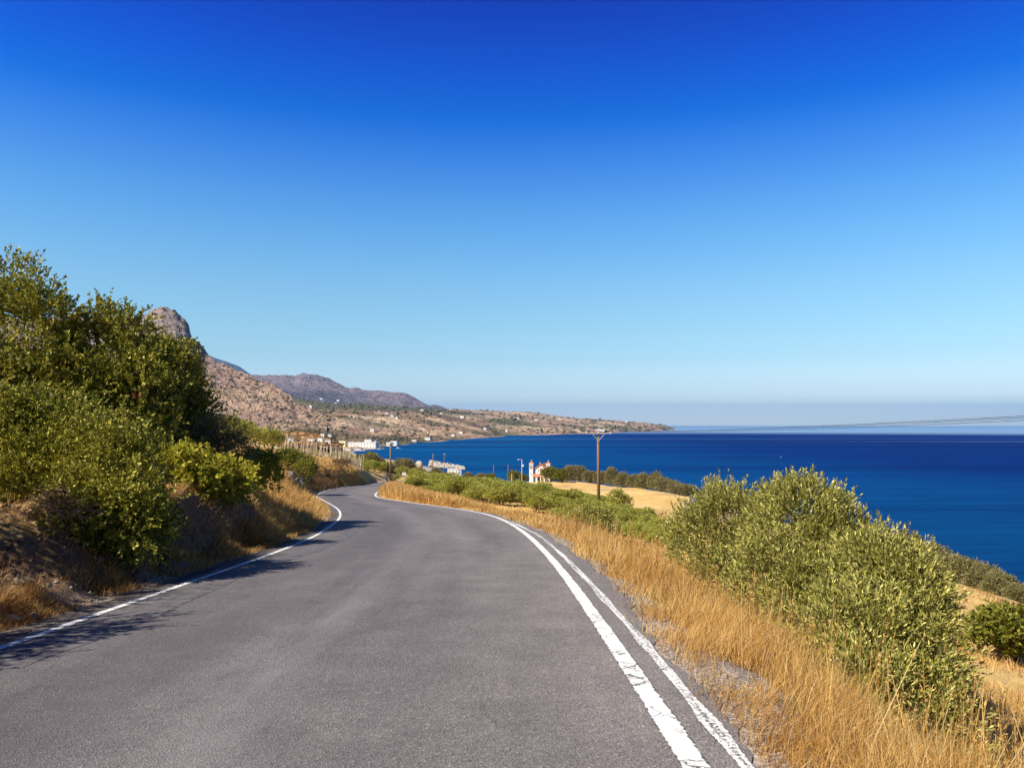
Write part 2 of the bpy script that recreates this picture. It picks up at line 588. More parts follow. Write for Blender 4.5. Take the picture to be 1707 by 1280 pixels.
def hill_mat(name, tint=(1, 1, 1), spots=0.09, spot_amt=0.8, k=1.0):
    """land cover comes with the mesh (attribute cover); scrub spots and rock relief are added here"""
    t = NT(name)
    p = t.pos()
    cov = t.attr("cover", True)
    n1 = t.noise(p, 0.02 * k, 6, 0.68)
    n2 = t.noise(p, 0.11 * k, 5, 0.7)
    c = t.mix(1.0, cov, t.ramp(n1, [(0.3, (0.62, 0.60, 0.60)), (0.68, (1.25, 1.22, 1.18))]), 'MULTIPLY')
    vor = t.n("ShaderNodeTexVoronoi")
    t.l(p, vor.inputs["Vector"])
    vor.inputs["Scale"].default_value = spots
    sp = t.math('ADD', vor.outputs["Distance"], t.math('MULTIPLY', t.math('SUBTRACT', n2, 0.5), 0.9))
    sp = t.ramp(sp, [(0.34, spot_amt), (0.50, 0.0)])
    n3 = t.noise(p, 0.075 * k, 6, 0.82)
    sp = t.math('MAXIMUM', t.math('MULTIPLY', sp, 0.6), t.ramp(n3, [(0.53, 0.0), (0.60, spot_amt)]))
    sp = t.math('MULTIPLY', sp, t.ramp(n1, [(0.36, 0.2), (0.54, 1.0)]))
    c = t.mix(sp, c, (0.062, 0.062, 0.028))
    sz = t.n("ShaderNodeSeparateXYZ")
    t.l(p, sz.inputs[0])
    fr = t.math('FRACT', t.math('ADD', t.math('MULTIPLY', sz.outputs[2], 0.13 * k), t.math('MULTIPLY', n1, 2.2)))
    ter = t.math('MULTIPLY', t.ramp(fr, [(0.0, 1.0), (0.16, 0.0)]), t.ramp(t.noise(p, 0.006 * k, 3), [(0.45, 0.0), (0.55, 0.6)]))
    c = t.mix(ter, c, (0.13, 0.105, 0.07))
    t.bump(t.math('ADD', n2, t.math('MULTIPLY', n1, 4.0)), 1.0, 9.0 / k)
    c = t.mix(1.0, c, tint, 'MULTIPLY')
    return t.done(c, 0.95, 0.05)


M["hill"] = hill_mat("coastal_land", (1.06, 0.97, 0.92), 0.055, 0.72)
M["crag"] = hill_mat("crag_land", (1.0, 0.96, 0.95), 0.10, 0.8)
M["ridge"] = hill_mat("ridge_land", (0.95, 0.90, 0.98), 0.022, 0.75, 0.3)

# ------------------------------------------------------------------ road frame
LEFT_PX = [(70, 1057), (253, 991), (351, 959), (457, 922), (527, 894), (562, 869), (569, 861), (566.5, 850), (556, 843), (526, 827), (536, 820), (562, 812.5), (605, 809.5)]
RIGHT_PX = [(1161, 1276), (1079, 1152), (1011, 1055), (962, 984), (929, 941), (902.5, 912.5), (876, 888), (842, 867), (805, 854), (725, 843), (650, 833), (628, 829), (625, 825), (629, 820), (639, 812.5)]
lp = sorted([on_road(*p)[::-1] for p in LEFT_PX])
rp = sorted([on_road(*p)[::-1] for p in RIGHT_PX])
lp = [(-60, -4.2), (-20, -4.6), (0, -4.7)] + lp + [(lp[-1][0] + 30, lp[-1][1] - 3.2), (190, -31.5), (250, -36), (320, -44)]
rp = [(-60, 1.5), (-20, 1.15), (0, 1.04)] + rp + [(125, -19.8), (160, -23.6), (200, -27), (250, -30.5), (320, -38)]
YS = np.arange(-60, 320, 0.5)


def smooth_curve(pts):
    a = np.array(pts)
    v = np.interp(YS, a[:, 0], a[:, 1])
    out = v.copy()
    for sig, lo, hi in ((1.2, -60, 30), (2.0, 30, 80), (6.0, 80, 400)):
        k = np.arange(-30, 31) * 0.5
        w = np.exp(-0.5 * (k / sig) ** 2)
        w /= w.sum()
        s = np.convolve(np.pad(v, 30, mode='edge'), w, mode='valid')
        m = (YS >= lo) & (YS < hi)
        out[m] = s[m]
    k = np.ones(9) / 9
    return np.convolve(np.pad(out, 4, mode='edge'), k, mode='valid')


XL_, XR_ = smooth_curve(lp), smooth_curve(rp)
xl = lambda y: np.interp(y, YS, XL_)
xr = lambda y: np.interp(y, YS, XR_)


def zroad(y):
    y = np.asarray(y, float)
    return np.where(y >= 0, -SLOPE * y, -0.05 * y)


# ------------------------------------------------------------------ terrain
CP = []


def cpx(px, py, d):
    CP.append(tuple(at(px, py, d)))


for a in [(1650, 1250, 9.2), (1690, 1150, 17), (1700, 1050, 37), (1655, 1000, 64), (1600, 975, 86), (1695, 1003, 88), (1560, 962, 103), (1480, 930, 112),
          (1100, 860, 170), (1000, 832, 222), (1150, 828, 248), (1075, 818, 280), (1000, 807, 313), (940, 804, 330), (890, 804, 318), (880, 811, 285), (1190, 838, 216), (1160, 842, 206),
          (1110, 872, 135), (1130, 918, 48), (1010, 897, 62), (985, 899, 46), (998, 847, 88), (900, 872, 56), (840, 856, 72), (700, 822, 96), (760, 838, 80), (820, 818, 190), (760, 800, 300),
          (700, 796, 320), (640, 794, 255), (740, 783, 520), (660, 782, 470), (1250, 900, 90), (1350, 935, 60), (1300, 870, 150), (1420, 930, 95)]:
    cpx(*a)
CP += [(-60, 320, -13), (-100, 500, -22), (-140, 700, -26.0), (-185, 900, -26.9), (-250, 700, -10), (-210, 500, -7), (-120, 300, -5), (-80, 150, 2), (-60, 80, 6), (-45, 40, 7),
       (-30, 20, 4.5), (-30, 0, 5), (-40, -60, 8), (-80, -40, 14), (-150, 60, 20), (-200, 250, 16), (-330, 800, -4), (-330, 450, 14), (8, -8, -1.2), (14, -30, -4), (20, 5, -6.4), (40, -20, -15), (30, -70, -8), (45, 20, -14.5),
       (57, 40, -19), (56, 90, -19), (58, 0, -20), (60, -60, -20),
       (-34, 110, -2.9), (-31, 150, -7.2), (-40, 200, -9)]
# sea bed
CP += [(80, 0, -33), (80, 60, -33), (82, 110, -33), (84, 160, -34), (80, 220, -33), (80, 280, -34), (62, 330, -33), (36, 370, -33), (-2, 400, -33), (-40, 455, -28.2), (10, 500, -34), (-15, 600, -34), (-50, 700, -34), (-95, 760, -33), (-140, 900, -34),
       (-150, 1100, -35), (100, 600, -35), (0, 800, -35), (150, 200, -36), (150, 0, -36), (140, -80, -35), (100, 420, -36), (-150, 1300, -36), (-60, 1000, -36), (-78, 620, -29), (-120, 640, -24.5), (-172, 1000, -27.4), (-210, 1000, -26.5)]
for y in range(-50, 260, 12):
    if y < 200:
        CP.append(((float(xl(y)) + float(xr(y))) / 2, float(y), float(zroad(y))))
CP = np.array(CP)


def _k(r2):
    r2 = np.maximum(r2, 1e-12)
    return 0.5 * r2 * np.log(r2)


def tps_fit(P, lam):
    n = len(P)
    s = 100.0
    X = P[:, :2] / s
    K = _k(((X[:, None] - X[None]) ** 2).sum(-1)) + lam * np.eye(n)
    A = np.zeros((n + 3, n + 3))
    A[:n, :n] = K
    A[:n, n] = 1
    A[:n, n + 1:] = X
    A[n:, :n] = A[:n, n:].T
    w = np.linalg.solve(A, np.concatenate([P[:, 2], np.zeros(3)]))
    return X, w


_X, _w = tps_fit(CP, 0.002)


def tps(x, y):
    x, y = np.atleast_1d(np.asarray(x, float)), np.atleast_1d(np.asarray(y, float))
    sh = x.shape
    x, y = x.ravel() / 100, y.ravel() / 100
    out = np.empty(len(x))
    for i in range(0, len(x), 20000):
        sl = slice(i, i + 20000)
        K = _k((x[sl, None] - _X[None, :, 0]) ** 2 + (y[sl, None] - _X[None, :, 1]) ** 2)
        out[sl] = K @ _w[:-3] + _w[-3] + _w[-2] * x[sl] + _w[-1] * y[sl]
    return out.reshape(sh)


BANK_Y = [-30, 0, 6, 10, 14, 18, 24, 30, 38, 46, 54, 62, 75, 95, 120, 160, 200, 260]
BANK_H = [0.6, 0.6, 0.7, 0.8, 1.1, 1.35, 0.95, 0.7, 0.6, 0.9, 1.5, 1.8, 1.7, 1.9, 2.1, 2.0, 1.0, 0.0]
RISE_H = [4, 3, 2.0, 1.6, 1.6, 1.6, 1.8, 2.2, 2.6, 3.0, 3.4, 3.6, 3.8, 3.6, 3.2, 2.5, 1.5, 0.5]


def ground_z(x, y, detail=True):
    x, y = np.broadcast_arrays(np.asarray(x, float), np.asarray(y, float))
    base = np.clip(tps(x, y), -38, 60)
    tl = xl(y) - x                     # metres left of the left line
    tr = x - xr(y)                     # metres right of the right line
    zr = zroad(y)
    jag = fbm(x * 0.5, y * 0.5, 4, 5)
    inr = (y < 215) & (y > -58)
    # left bank
    lb = np.interp(y, BANK_Y, BANK_H) * sstep(0.55, np.interp(y, [8, 13, 15, 20, 25, 40], [2.3, 2.2, 1.7, 1.7, 3.2, 3.0]), tl + jag * 0.35 - 0.25 * sstep(12, 15, y) * sstep(24, 19, y)) + np.interp(y, BANK_Y, RISE_H) * (1 - np.exp(-np.maximum(tl - 1.9, 0) / 5.0))
    bl = sstep(16, 45, tl)
    left = (zr + lb) * (1 - bl) + base * bl
    br = sstep(3.2, 7.0, tr)
    dr = np.interp(tr, [0.85, 1.2, 2.4, 4.0, 5.5, 8.0], [0, 0.12, 0.92, 1.42, 1.78, 2.5]) * np.interp(y, [0, 10, 22, 40, 60, 100], [1, 1, 0.75, 0.55, 0.4, 0.3])
    right = (zr - 0.01 - dr) * (1 - br) + base * br
    z = np.where(tl > -2.5, left, right)
    k = sstep(215, 165, y) * sstep(-58, -40, y)
    z = np.where(inr, z * k + base * (1 - k), base)
    if detail:
        rough = sstep(0.6, 3.0, np.maximum(tl, tr))
        rough = np.where(z < SEA - 1, 0.3, rough)
        z = z + rough * (fbm(x * 0.35, y * 0.35, 4, 9) * 0.28 + fbm(x * 0.06, y * 0.06, 3, 3) * 0.7 * sstep(6, 30, np.maximum(tl, tr)))
        z = z + sstep(0.45, 1.0, tl) * sstep(7, 3, tl) * (fbm(x * 1.6, y * 1.6, 4, 31) * 0.38 + fbm(x * 6, y * 6, 3, 37) * 0.10)
    road = (tl < 0.12) & (tr < 0.12) & inr
    z = np.where(road, zr - 0.06, z)
    return z


def hit(px, py, d0=3.0, d1=1500.0):
    """where the sight line meets the ground"""
    ds = np.geomspace(d0, d1, 700)
    r = ray(px, py)
    r = r / r[1]
    P = np.array([0, 0, EYE])[None] + r[None] * ds[:, None]
    g = ground_z(P[:, 0], P[:, 1], False)
    below = np.nonzero(P[:, 2] < g)[0]
    if len(below) == 0:
        return None
    i = max(below[0], 1)
    f0, f1 = P[i - 1, 2] - g[i - 1], P[i, 2] - g[i]
    t = f0 / (f0 - f1 + 1e-9)
    p = P[i - 1] * (1 - t) + P[i] * t
    return np.array([p[0], p[1], float(ground_z(p[0], p[1]))])


def gp(x, y):
    return np.array([x, y, float(ground_z(x, y))])


def build_ground():
    ang = np.concatenate([np.arange(-180, -62, 4.0), np.arange(-62, -42, 0.6), np.arange(-42, 42, 0.2), np.arange(42, 62, 0.6), np.arange(62, 180.1, 4.0)])
    rad = np.concatenate([np.linspace(0.3, 4, 26)[:-1], np.geomspace(4, 30, 190)[:-1], np.geomspace(30, 160, 150)[:-1], np.geomspace(160, 1500, 110)])
    A, Rr = np.meshgrid(np.radians(ang), rad)
    X, Y = np.sin(A) * Rr, np.cos(A) * Rr
    Z = ground_z(X, Y)
    tl, tr = xl(Y) - X, X - xr(Y)
    n = fbm(X * 0.8, Y * 0.8, 4, 2)
    inr = (Y < 215)
    gravel = np.where(inr & (tr > 0.2), sstep(1.5, 0.95, tr + n * 0.9) * sstep(40, 26, Y), 0) + np.where(inr & (tl > 0), sstep(0.9, 0.5, tl + n * 0.3) * 0.7, 0)
    soil = np.where(inr & (tl > 0), sstep(2.6, 1.8, tl + n * 0.8) * (0.3 + 0.7 * sstep(24, 19, Y)), 0)
    soil = np.maximum(soil, np.where((tl > 2) & (Y < 26) & (tl < 16), 0.7, 0))
    soil = np.maximum(soil, sstep(0.10, 0.32, fbm(X * 0.12, Y * 0.12, 4, 77)) * 0.35)
    # cut face of rock on the left
    # footpath to the beach
    px, py = np.array([46, 49.5, 53, 52, 47, 44, 42, 40, 39]), np.array([330, 262, 232, 214, 205, 185, 160, 125, 100])
    o = np.argsort(py)
    cxp = np.interp(Y, py[o], px[o])
    path = np.where((Y > 100) & (Y < 330), sstep(2.6, 1.4, np.abs(X - cxp) + n), 0)
    shore = sstep(-24.8, -26.8, Z + n * 1.0) * (Y > -200)
    f = grid_faces(len(rad), len(ang))
    me = np_mesh("ground", np.stack([X, Y, Z], -1).reshape(-1, 3), f[:, ::-1], M["ground"], True,
                 attrs={"gravel": np.clip(gravel, 0, 1).ravel(), "soil": np.clip(soil, 0, 1).ravel(), "path": path.ravel(), "shore": shore.ravel()})
    tag(obj("ground", me), "dry straw coloured ground sloping from the road down to the sea", "ground", kind="structure")


build_ground()


def strip(name, yv, xa, xb, dz, mat, nx=2, label=None, cat="road", uvmode="road"):
    yv = np.asarray(yv, float)
    xa, xb = np.broadcast_to(xa, yv.shape), np.broadcast_to(xb, yv.shape)
    t = np.linspace(0, 1, nx)
    X = xa[:, None] * (1 - t) + xb[:, None] * t
    Y = np.repeat(yv[:, None], nx, 1)
    Z = zroad(Y) + dz
    if uvmode == "road":
        U, V = X - xl(Y), Y
    else:
        U, V = np.repeat((t * 2 - 1)[None], len(yv), 0), Y
    me = np_mesh(name, np.stack([X, Y, Z], -1).reshape(-1, 3), grid_faces(len(yv), nx), mat, True, uv=np.stack([U, V], -1).reshape(-1, 2))
    return tag(obj(name, me), label, cat, kind="structure")


yy = np.concatenate([np.arange(-58, 60, 0.12), np.arange(60, 214, 0.5)])
edge_l = 0.46 + 0.22 * fbm(yy * 0.9, yy * 0, 4, 41) + 0.05 * fbm(yy * 6, yy * 0, 2, 43)
edge_r = 0.37 + 0.22 * sstep(8, 11, yy) * sstep(27, 20, yy) + 0.16 * fbm(yy * 0.7, yy * 0, 4, 51) + 0.10 * fbm(yy * 5, yy * 0, 3, 53)
edge_r = np.where(yy > 34, 0.3 + 0.2 * (edge_r - 0.5), edge_r)
strip("road", yy, xl(yy) - np.maximum(edge_l, 0.25), xr(yy) + np.maximum(edge_r, 0.25), 0.0, M["asphalt"], 12, "grey worn asphalt country road bending to the left downhill", "road")
y1 = np.concatenate([np.arange(-58, 70, 0.1), np.arange(70, 205, 0.4)])
wl = 0.052 * (1 + 0.12 * fbm(y1 * 2, y1 * 0, 3, 61))
strip("road_marking", y1, xl(y1) - wl, xl(y1) + wl, 0.004, M["paint"], 3, "thin white edge line along the left side of the road", "road marking", "line")
wr = (0.080 + 0.006 * np.exp(-(y1 / 12.0) ** 2)) * (1 + 0.10 * fbm(y1 * 2, y1 * 0, 3, 63))
strip("road_marking", y1, xr(y1) - wr, xr(y1) + wr, 0.004, M["paint"], 3, "broad cracked white edge line along the right side of the road", "road marking", "line")
y2 = np.arange(-20, 27, 0.08)
off = 0.285 + 0.03 * fbm(y2 * 0.25, y2 * 0, 2, 66) - 0.14 * sstep(20, 27, y2)
w2 = 0.052 * (1 + 0.5 * fbm(y2 * 1.2, y2 * 0, 4, 65))
strip("road_marking", y2, xr(y2) + off - w2, xr(y2) + off + w2, 0.004, M["paint_worn"], 3, "older flaking white line just outside the right edge line", "road marking", "line")
SEAM = [(20, 1113), (60, 1099), (140, 1071), (200, 1049), (253, 1027), (320, 993), (369, 970), (450, 941), (520, 917), (555, 908), (580, 893), (594, 878), (604, 866), (606, 857.5), (600, 851), (590, 846.5), (575, 842), (556, 839)]
sp_ = np.array(sorted([on_road(*p)[::-1] for p in SEAM]))
ys = np.arange(sp_[0, 0], sp_[-1, 0], 0.1)
xs = np.interp(ys, sp_[:, 0], sp_[:, 1])
xs = np.convolve(np.pad(xs, 10, mode='edge'), np.ones(21) / 21, mode='valid') + 0.10 * fbm(ys * 0.5, ys * 0, 3, 71)
ws = 0.05 + 0.045 * (1 + 2 * fbm(ys * 0.8, ys * 0, 3, 72)) + 0.11 * sstep(14, 30, ys) + 0.1 * np.exp(-((ys - 10.0) / 1.5) ** 2)
strip("road_patch", ys, xs - ws, xs + ws, 0.004, M["tar"], 3, "dark tar seam winding along the left lane of the road", "road patch", "line")

# ------------------------------------------------------------------ sea
def build_sea():
    ang = np.radians(np.concatenate([np.arange(-70, 115.1, 1.0)]))
    rad = np.concatenate([[1.0], np.geomspace(20, 42000, 90)])
    A, Rr = np.meshgrid(ang, rad)
    X, Y = np.sin(A) * Rr, np.cos(A) * Rr
    Z = np.full_like(X, SEA)
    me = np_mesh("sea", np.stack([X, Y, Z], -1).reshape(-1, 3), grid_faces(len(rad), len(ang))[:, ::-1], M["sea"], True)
    tag(obj("sea", me), "deep blue sea with pale calm streaks reaching to the horizon", "sea", kind="structure")


build_sea()

# ------------------------------------------------------------------ hills
HILL_BVH = {}


def hill(name, cols, rows, mat, label, amp, cover, cat="hill", step=1.2, seed=0, freq=1 / 160.0, keep=(3,)):
    """cols: {px: [(d, py), ...]} - sight-line columns; every column has the same number of knots; a real height field at real distances"""
    pxs = sorted(cols)
    K = np.array([cols[p] for p in pxs], float)
    u = np.arange(pxs[0], pxs[-1] + 0.01, step)
    nk = K.shape[1]
    D = np.stack([np.interp(u, pxs, K[:, k, 0]) for k in range(nk)], 1)
    Yp = np.stack([np.interp(u, pxs, K[:, k, 1]) for k in range(nk)], 1)
    kk = np.exp(-0.5 * (np.arange(-40, 41) * step / 14.0) ** 2)
    kk /= kk.sum()
    for k in range(nk):
        D[:, k] = np.convolve(np.pad(D[:, k], 40, mode='edge'), kk, mode='valid')
        if k not in keep:
            Yp[:, k] = np.convolve(np.pad(Yp[:, k], 40, mode='edge'), kk, mode='valid')
    if isinstance(rows, int): rows = [rows] * (nk - 1)
    v = np.concatenate([k + np.arange(r) / r for k, r in enumerate(rows)] + [[nk - 1]])
    d = np.stack([np.interp(v, np.arange(nk), D[i]) for i in range(len(u))], 1)
    yp = np.stack([np.interp(v, np.arange(nk), Yp[i]) for i in range(len(u))], 1)
    a = (u[None] - CX) / F
    b = -(yp - CY) / F
    c, s = math.cos(PITCH), math.sin(PITCH)
    ry, rz = c - b * s, s + b * c
    X = np.repeat(a, len(v), 0) / ry * d
    Y = d
    Z = EYE + rz / ry * d
    VV = np.repeat(v[:, None], len(u), 1)
    n = fbm(X * freq, Y * freq, 6, seed, 0.55)
    rid = 0.35 - np.abs(fbm(X * freq * 0.8, Y * freq * 0.8, 5, seed + 5, 0.55))
    w = np.interp(VV, np.arange(nk), [0.1] + [1.0] * (nk - 2) + [0.6])
    Z = Z + amp * w * (n * 0.8 + rid * 0.9)
    Z = Z + amp * w * 0.38 * fbm(X * freq * 7, Y * freq * 7 + Z * freq * 5, 4, seed + 9, 0.6)
    C = cover(np.repeat(u[None], len(v), 0), VV, X, Y, Z, n)
    me = np_mesh(name, np.stack([X, Y, Z], -1).reshape(-1, 3), grid_faces(len(v), len(u)), mat, True, attrs={"cover": C.reshape(-1, 3)})
    o = tag(obj(name, me), label, cat, kind="structure")
    vs = np.stack([X, Y, Z], -1).reshape(-1, 3)
    HILL_BVH[label] = (BVHTree.FromPolygons([Vector(p) for p in vs.tolist()], grid_faces(len(v), len(u)).tolist()), X, Y, Z, VV)
    return o


def lerp(a, b, t):
    return np.asarray(a)[None, None] * (1 - t[..., None]) + np.asarray(b)[None, None] * t[..., None]


TAN, PINK, CREAM = (0.62, 0.46, 0.325), (0.52, 0.365, 0.285), (0.78, 0.64, 0.46)
GREEN, GREY = (0.15, 0.165, 0.085), (0.46, 0.385, 0.34)


def cover_coast(U, V, X, Y, Z, n):
    a = fbm(X / 220, Y / 90, 4, 101)
    C = lerp(TAN, PINK, sstep(-0.2, 0.3, a))
    b = fbm(X / 150, Y / 240, 3, 104)
    mid = sstep(0.9, 1.3, V) * sstep(3.2, 2.6, V)
    cr = sstep(0.02, 0.25, b + 0.22 * np.exp(-((U - 740) / 90) ** 2)) * mid
    C = C * (1 - cr[..., None]) + np.asarray(CREAM) * cr[..., None]
    g = fbm(X / 260, Y / 180, 4, 107)
    plateau = sstep(2.05, 2.35, V) * sstep(850, 640, U)
    shoregreen = sstep(1.35, 1.05, V) * sstep(620, 680, U) * sstep(880, 800, U) * 0.85
    orch = np.exp(-((U - 850) / 38) ** 2) * np.exp(-((V - 1.9) / 0.4) ** 2) * 1.1
    gg = np.clip(sstep(0.0, 0.16, g + plateau * 0.45 - 0.02) * (0.6 + 0.4 * plateau) + plateau * 0.35 + shoregreen * sstep(-0.2, 0.1, g) + orch, 0, 1) * 0.92
    C = C * (1 - gg[..., None]) + np.asarray(GREEN) * gg[..., None]
    dirt = sstep(0.55, 0.05, V) * sstep(600, 700, U)
    C = C * (1 - dirt[..., None]) + np.asarray((0.60, 0.50, 0.42)) * dirt[..., None]
    f = sstep(0.18, 0.24, vnoise(X / 70, Y / 160, 133)) * 0.6           # ploughed and fallow fields
    C = C * (1 - 0.45 * f[..., None])
    return C


def shore_knot(px, y):
    d = (EYE - SEA) / ((y - HZ) / F)
    return d


coast = {
    -300: [(900, 735), (1300, 715), (1800, 702), (3000, 684), (5200, 690)],
    300: [(900, 740), (1250, 722), (1700, 704), (3000, 682), (5200, 690)],
    440: [(900, 745), (1200, 728), (1600, 704), (3000, 674), (5200, 690)],
    480: [(900, 746), (1180, 728), (1650, 700), (3000, 664), (5400, 690)],
    520: [(900, 748), (1150, 730), (1750, 690), (3300, 669), (5600, 690)],
    538: [(910, 748), (1150, 732), (1750, 694), (3400, 671), (5600, 690)],
    560: [(950, 748), (1150, 733), (1850, 688), (3600, 673), (5800, 691)],
    600: [(1000, 747), (1150, 736), (1950, 686), (3800, 674), (6000, 692)],
    631: [(1050, 746), (1170, 738), (2000, 688), (3900, 677), (6000, 693)],
    687: [(1185, 742), (1300, 736), (2150, 690), (4000, 680), (6000, 695)],
    742: [(1440, 736), (1540, 731), (2350, 695), (4200, 682.5), (6200, 697)],
    785: [(1690, 732), (1800, 727.5), (2600, 699), (4300, 684.5), (6200, 699)],
    850: [(2090, 728), (2200, 724), (3000, 704), (4400, 686), (6200, 700)],
    881: [(2250, 726.4), (2360, 723), (3150, 706), (4400, 686.5), (6200, 702)],
    902: [(2350, 725.7), (2460, 722.5), (3200, 708), (4450, 689.5), (6200, 703)],
    930: [(2480, 724.8), (2600, 721.5), (3300, 710), (4500, 693.5), (6200, 704)],
    958: [(2650, 723.8), (2760, 720.5), (3400, 711), (4600, 697.5), (6200, 705)],
    991: [(2850, 722.8), (2960, 719.6), (3550, 711.5), (4700, 699.2), (6200, 706)],
    1056: [(3500, 720.3), (3600, 717.3), (4000, 712), (4800, 704), (6200, 708)],
    1090: [(4000, 719), (4080, 716.8), (4300, 712.5), (4900, 706.5), (6000, 709.5)],
    1108: [(4350, 718.2), (4420, 716), (4600, 712.5), (4950, 708.6), (5800, 711)],
    1118: [(4600, 717.7), (4650, 716.4), (4750, 714.6), (5000, 713), (5600, 714)],
    1126: [(4850, 717.4), (4880, 717.4), (4920, 717.4), (5100, 717), (5500, 718)],
}
hill("hills", coast, [14, 60, 46, 14], M["hill"], "pale terraced coastal hills behind the bay running out to a low headland", 13.0, cover_coast, seed=3, keep=(0, 3))


def cover_crag(U, V, X, Y, Z, n):
    a = fbm(X / 160, Z / 60, 4, 201)
    C = lerp(PINK, TAN, sstep(-0.25, 0.25, a))
    rock = sstep(560, 470, Z * 0 + (300 - Z) * 1.0 + 360) * 0
    hi = sstep(120, 210, Z + n * 60)
    C = C * (1 - hi[..., None]) + np.asarray(GREY) * hi[..., None]
    g = sstep(0.0, 0.2, fbm(X / 120, Y / 90, 4, 207)) * sstep(1.2, 0.5, V) * 0.75
    return C * (1 - g[..., None]) + np.asarray((0.13, 0.12, 0.07)) * g[..., None]


SKY2 = [(-420, 600), (-200, 560), (60, 530), (160, 536), (210, 540), (245, 527), (257, 518), (270, 514.5), (280, 518), (293, 521), (302, 529), (309, 535), (314, 543), (317, 555), (321, 566), (331, 575), (345, 590),
        (365, 605), (385, 613), (400, 619), (430, 633), (460, 648), (475, 656), (500, 671), (520, 683), (545, 697)]
crag = {}
for p, y in SKY2:
    cd = 2100 if p < 340 else np.interp(p, [340, 545], [2050, 1650])
    my = y + (718 - y) * 0.42
    crag[p] = [(1150, 728), (1350, 716), (1350 + (cd - 1350) * 0.55, my + 8), (cd, y), (cd + 500, y + 60)]
hill("mountain", crag, [10, 40, 50, 12], M["crag"], "steep pinkish rocky mountain rising above the left bank trees", 15.0, cover_crag, "mountain", seed=21, freq=1 / 90.0, step=0.8)


def cover_ridge(U, V, X, Y, Z, n):
    a = fbm(X / 500, Z / 160, 4, 301)
    C = lerp((0.26, 0.225, 0.23), (0.40, 0.325, 0.30), sstep(-0.2, 0.25, a))
    g = sstep(0.0, 0.25, fbm(X / 700, Y / 500, 4, 307) + 0.1) * sstep(1.9, 1.2, V)
    return C * (1 - g[..., None]) + np.asarray((0.13, 0.13, 0.10)) * g[..., None]


SKY3 = [(250, 640), (330, 634), (380, 630), (412, 628), (422, 625.5), (440, 627), (466, 627), (478, 625.5), (491, 628), (500, 624.5), (506, 622.5), (520, 625), (528, 625), (547, 630), (560, 637.5), (572, 643), (582, 647),
        (590, 646), (600, 647.5), (614, 648), (626, 648), (638, 650), (650, 653), (665, 654.5), (678, 657), (690, 663), (697, 668), (708, 674), (716, 677.5), (722, 676.5), (730, 678), (742, 682), (752, 687)]
ridge = {}
for p, y in SKY3:
    ridge[p] = [(4700, 696), (5400, min(690, y + 34)), (6100, y + (690 - y) * 0.35), (6800, y), (7800, y + 30)]
hill("mountains", ridge, [6, 30, 44, 8], M["ridge"], "long purple hazy mountain ridge behind the coastal hills", 30.0, cover_ridge, "mountain", seed=41, freq=1 / 420.0, step=0.8)
far = {}
for p, y in [(200, 560), (300, 588), (340, 590), (372, 600), (385, 604), (400, 611), (418, 623), (440, 640), (470, 660)]:
    far[p] = [(10500, 690), (11500, y + (690 - y) * 0.5), (12500, y), (13500, y + 40)]
hill("mountains", far, [6, 14, 6], M["ridge"], "farthest blue mountain shoulder showing between crag and ridge", 25.0,
     lambda U, V, X, Y, Z, n: lerp((0.14, 0.14, 0.13), (0.2, 0.18, 0.16), sstep(-0.3, 0.3, n)), "mountain", keep=(2,), seed=51, freq=1 / 700.0, step=2)


def cover_mound(U, V, X, Y, Z, n):
    C = lerp((0.52, 0.30, 0.12), (0.66, 0.45, 0.2), sstep(-0.2, 0.2, fbm(X / 30, Y / 30, 3, 401)))
    g = sstep(0.05, 0.2, fbm(X / 24, Y / 24, 4, 405))
    return C * (1 - 0.8 * g[..., None]) + np.asarray((0.12, 0.09, 0.05)) * 0.8 * g[..., None]


mound = {}
for p, y in [(395, 742), (420, 734), (440, 728), (460, 722), (480, 718.5), (500, 716), (515, 715), (530, 717), (545, 722), (558, 730), (572, 742)]:
    mound[p] = [(600, max(y + 8, 744)), (650, y + (744 - y) * 0.55), (720, y), (860, y + 22)]
hill("hills", mound, [8, 20, 10], M["hill"], "small orange grassy knoll above the village", 2.5, cover_mound, keep=(2,), seed=61, freq=1 / 30.0)


def raycast(px, py, key=None):
    r = Vector(ray(px, py)).normalized()
    best = None
    for lab, (bvh, *_r) in HILL_BVH.items():
        if key and key not in lab: continue
        h = bvh.ray_cast(Vector((0, 0, EYE)), r)
        if h[0] is not None and (best is None or h[3] < best[1]):
            best = (h[0], h[3])
    return best[0] if best else None


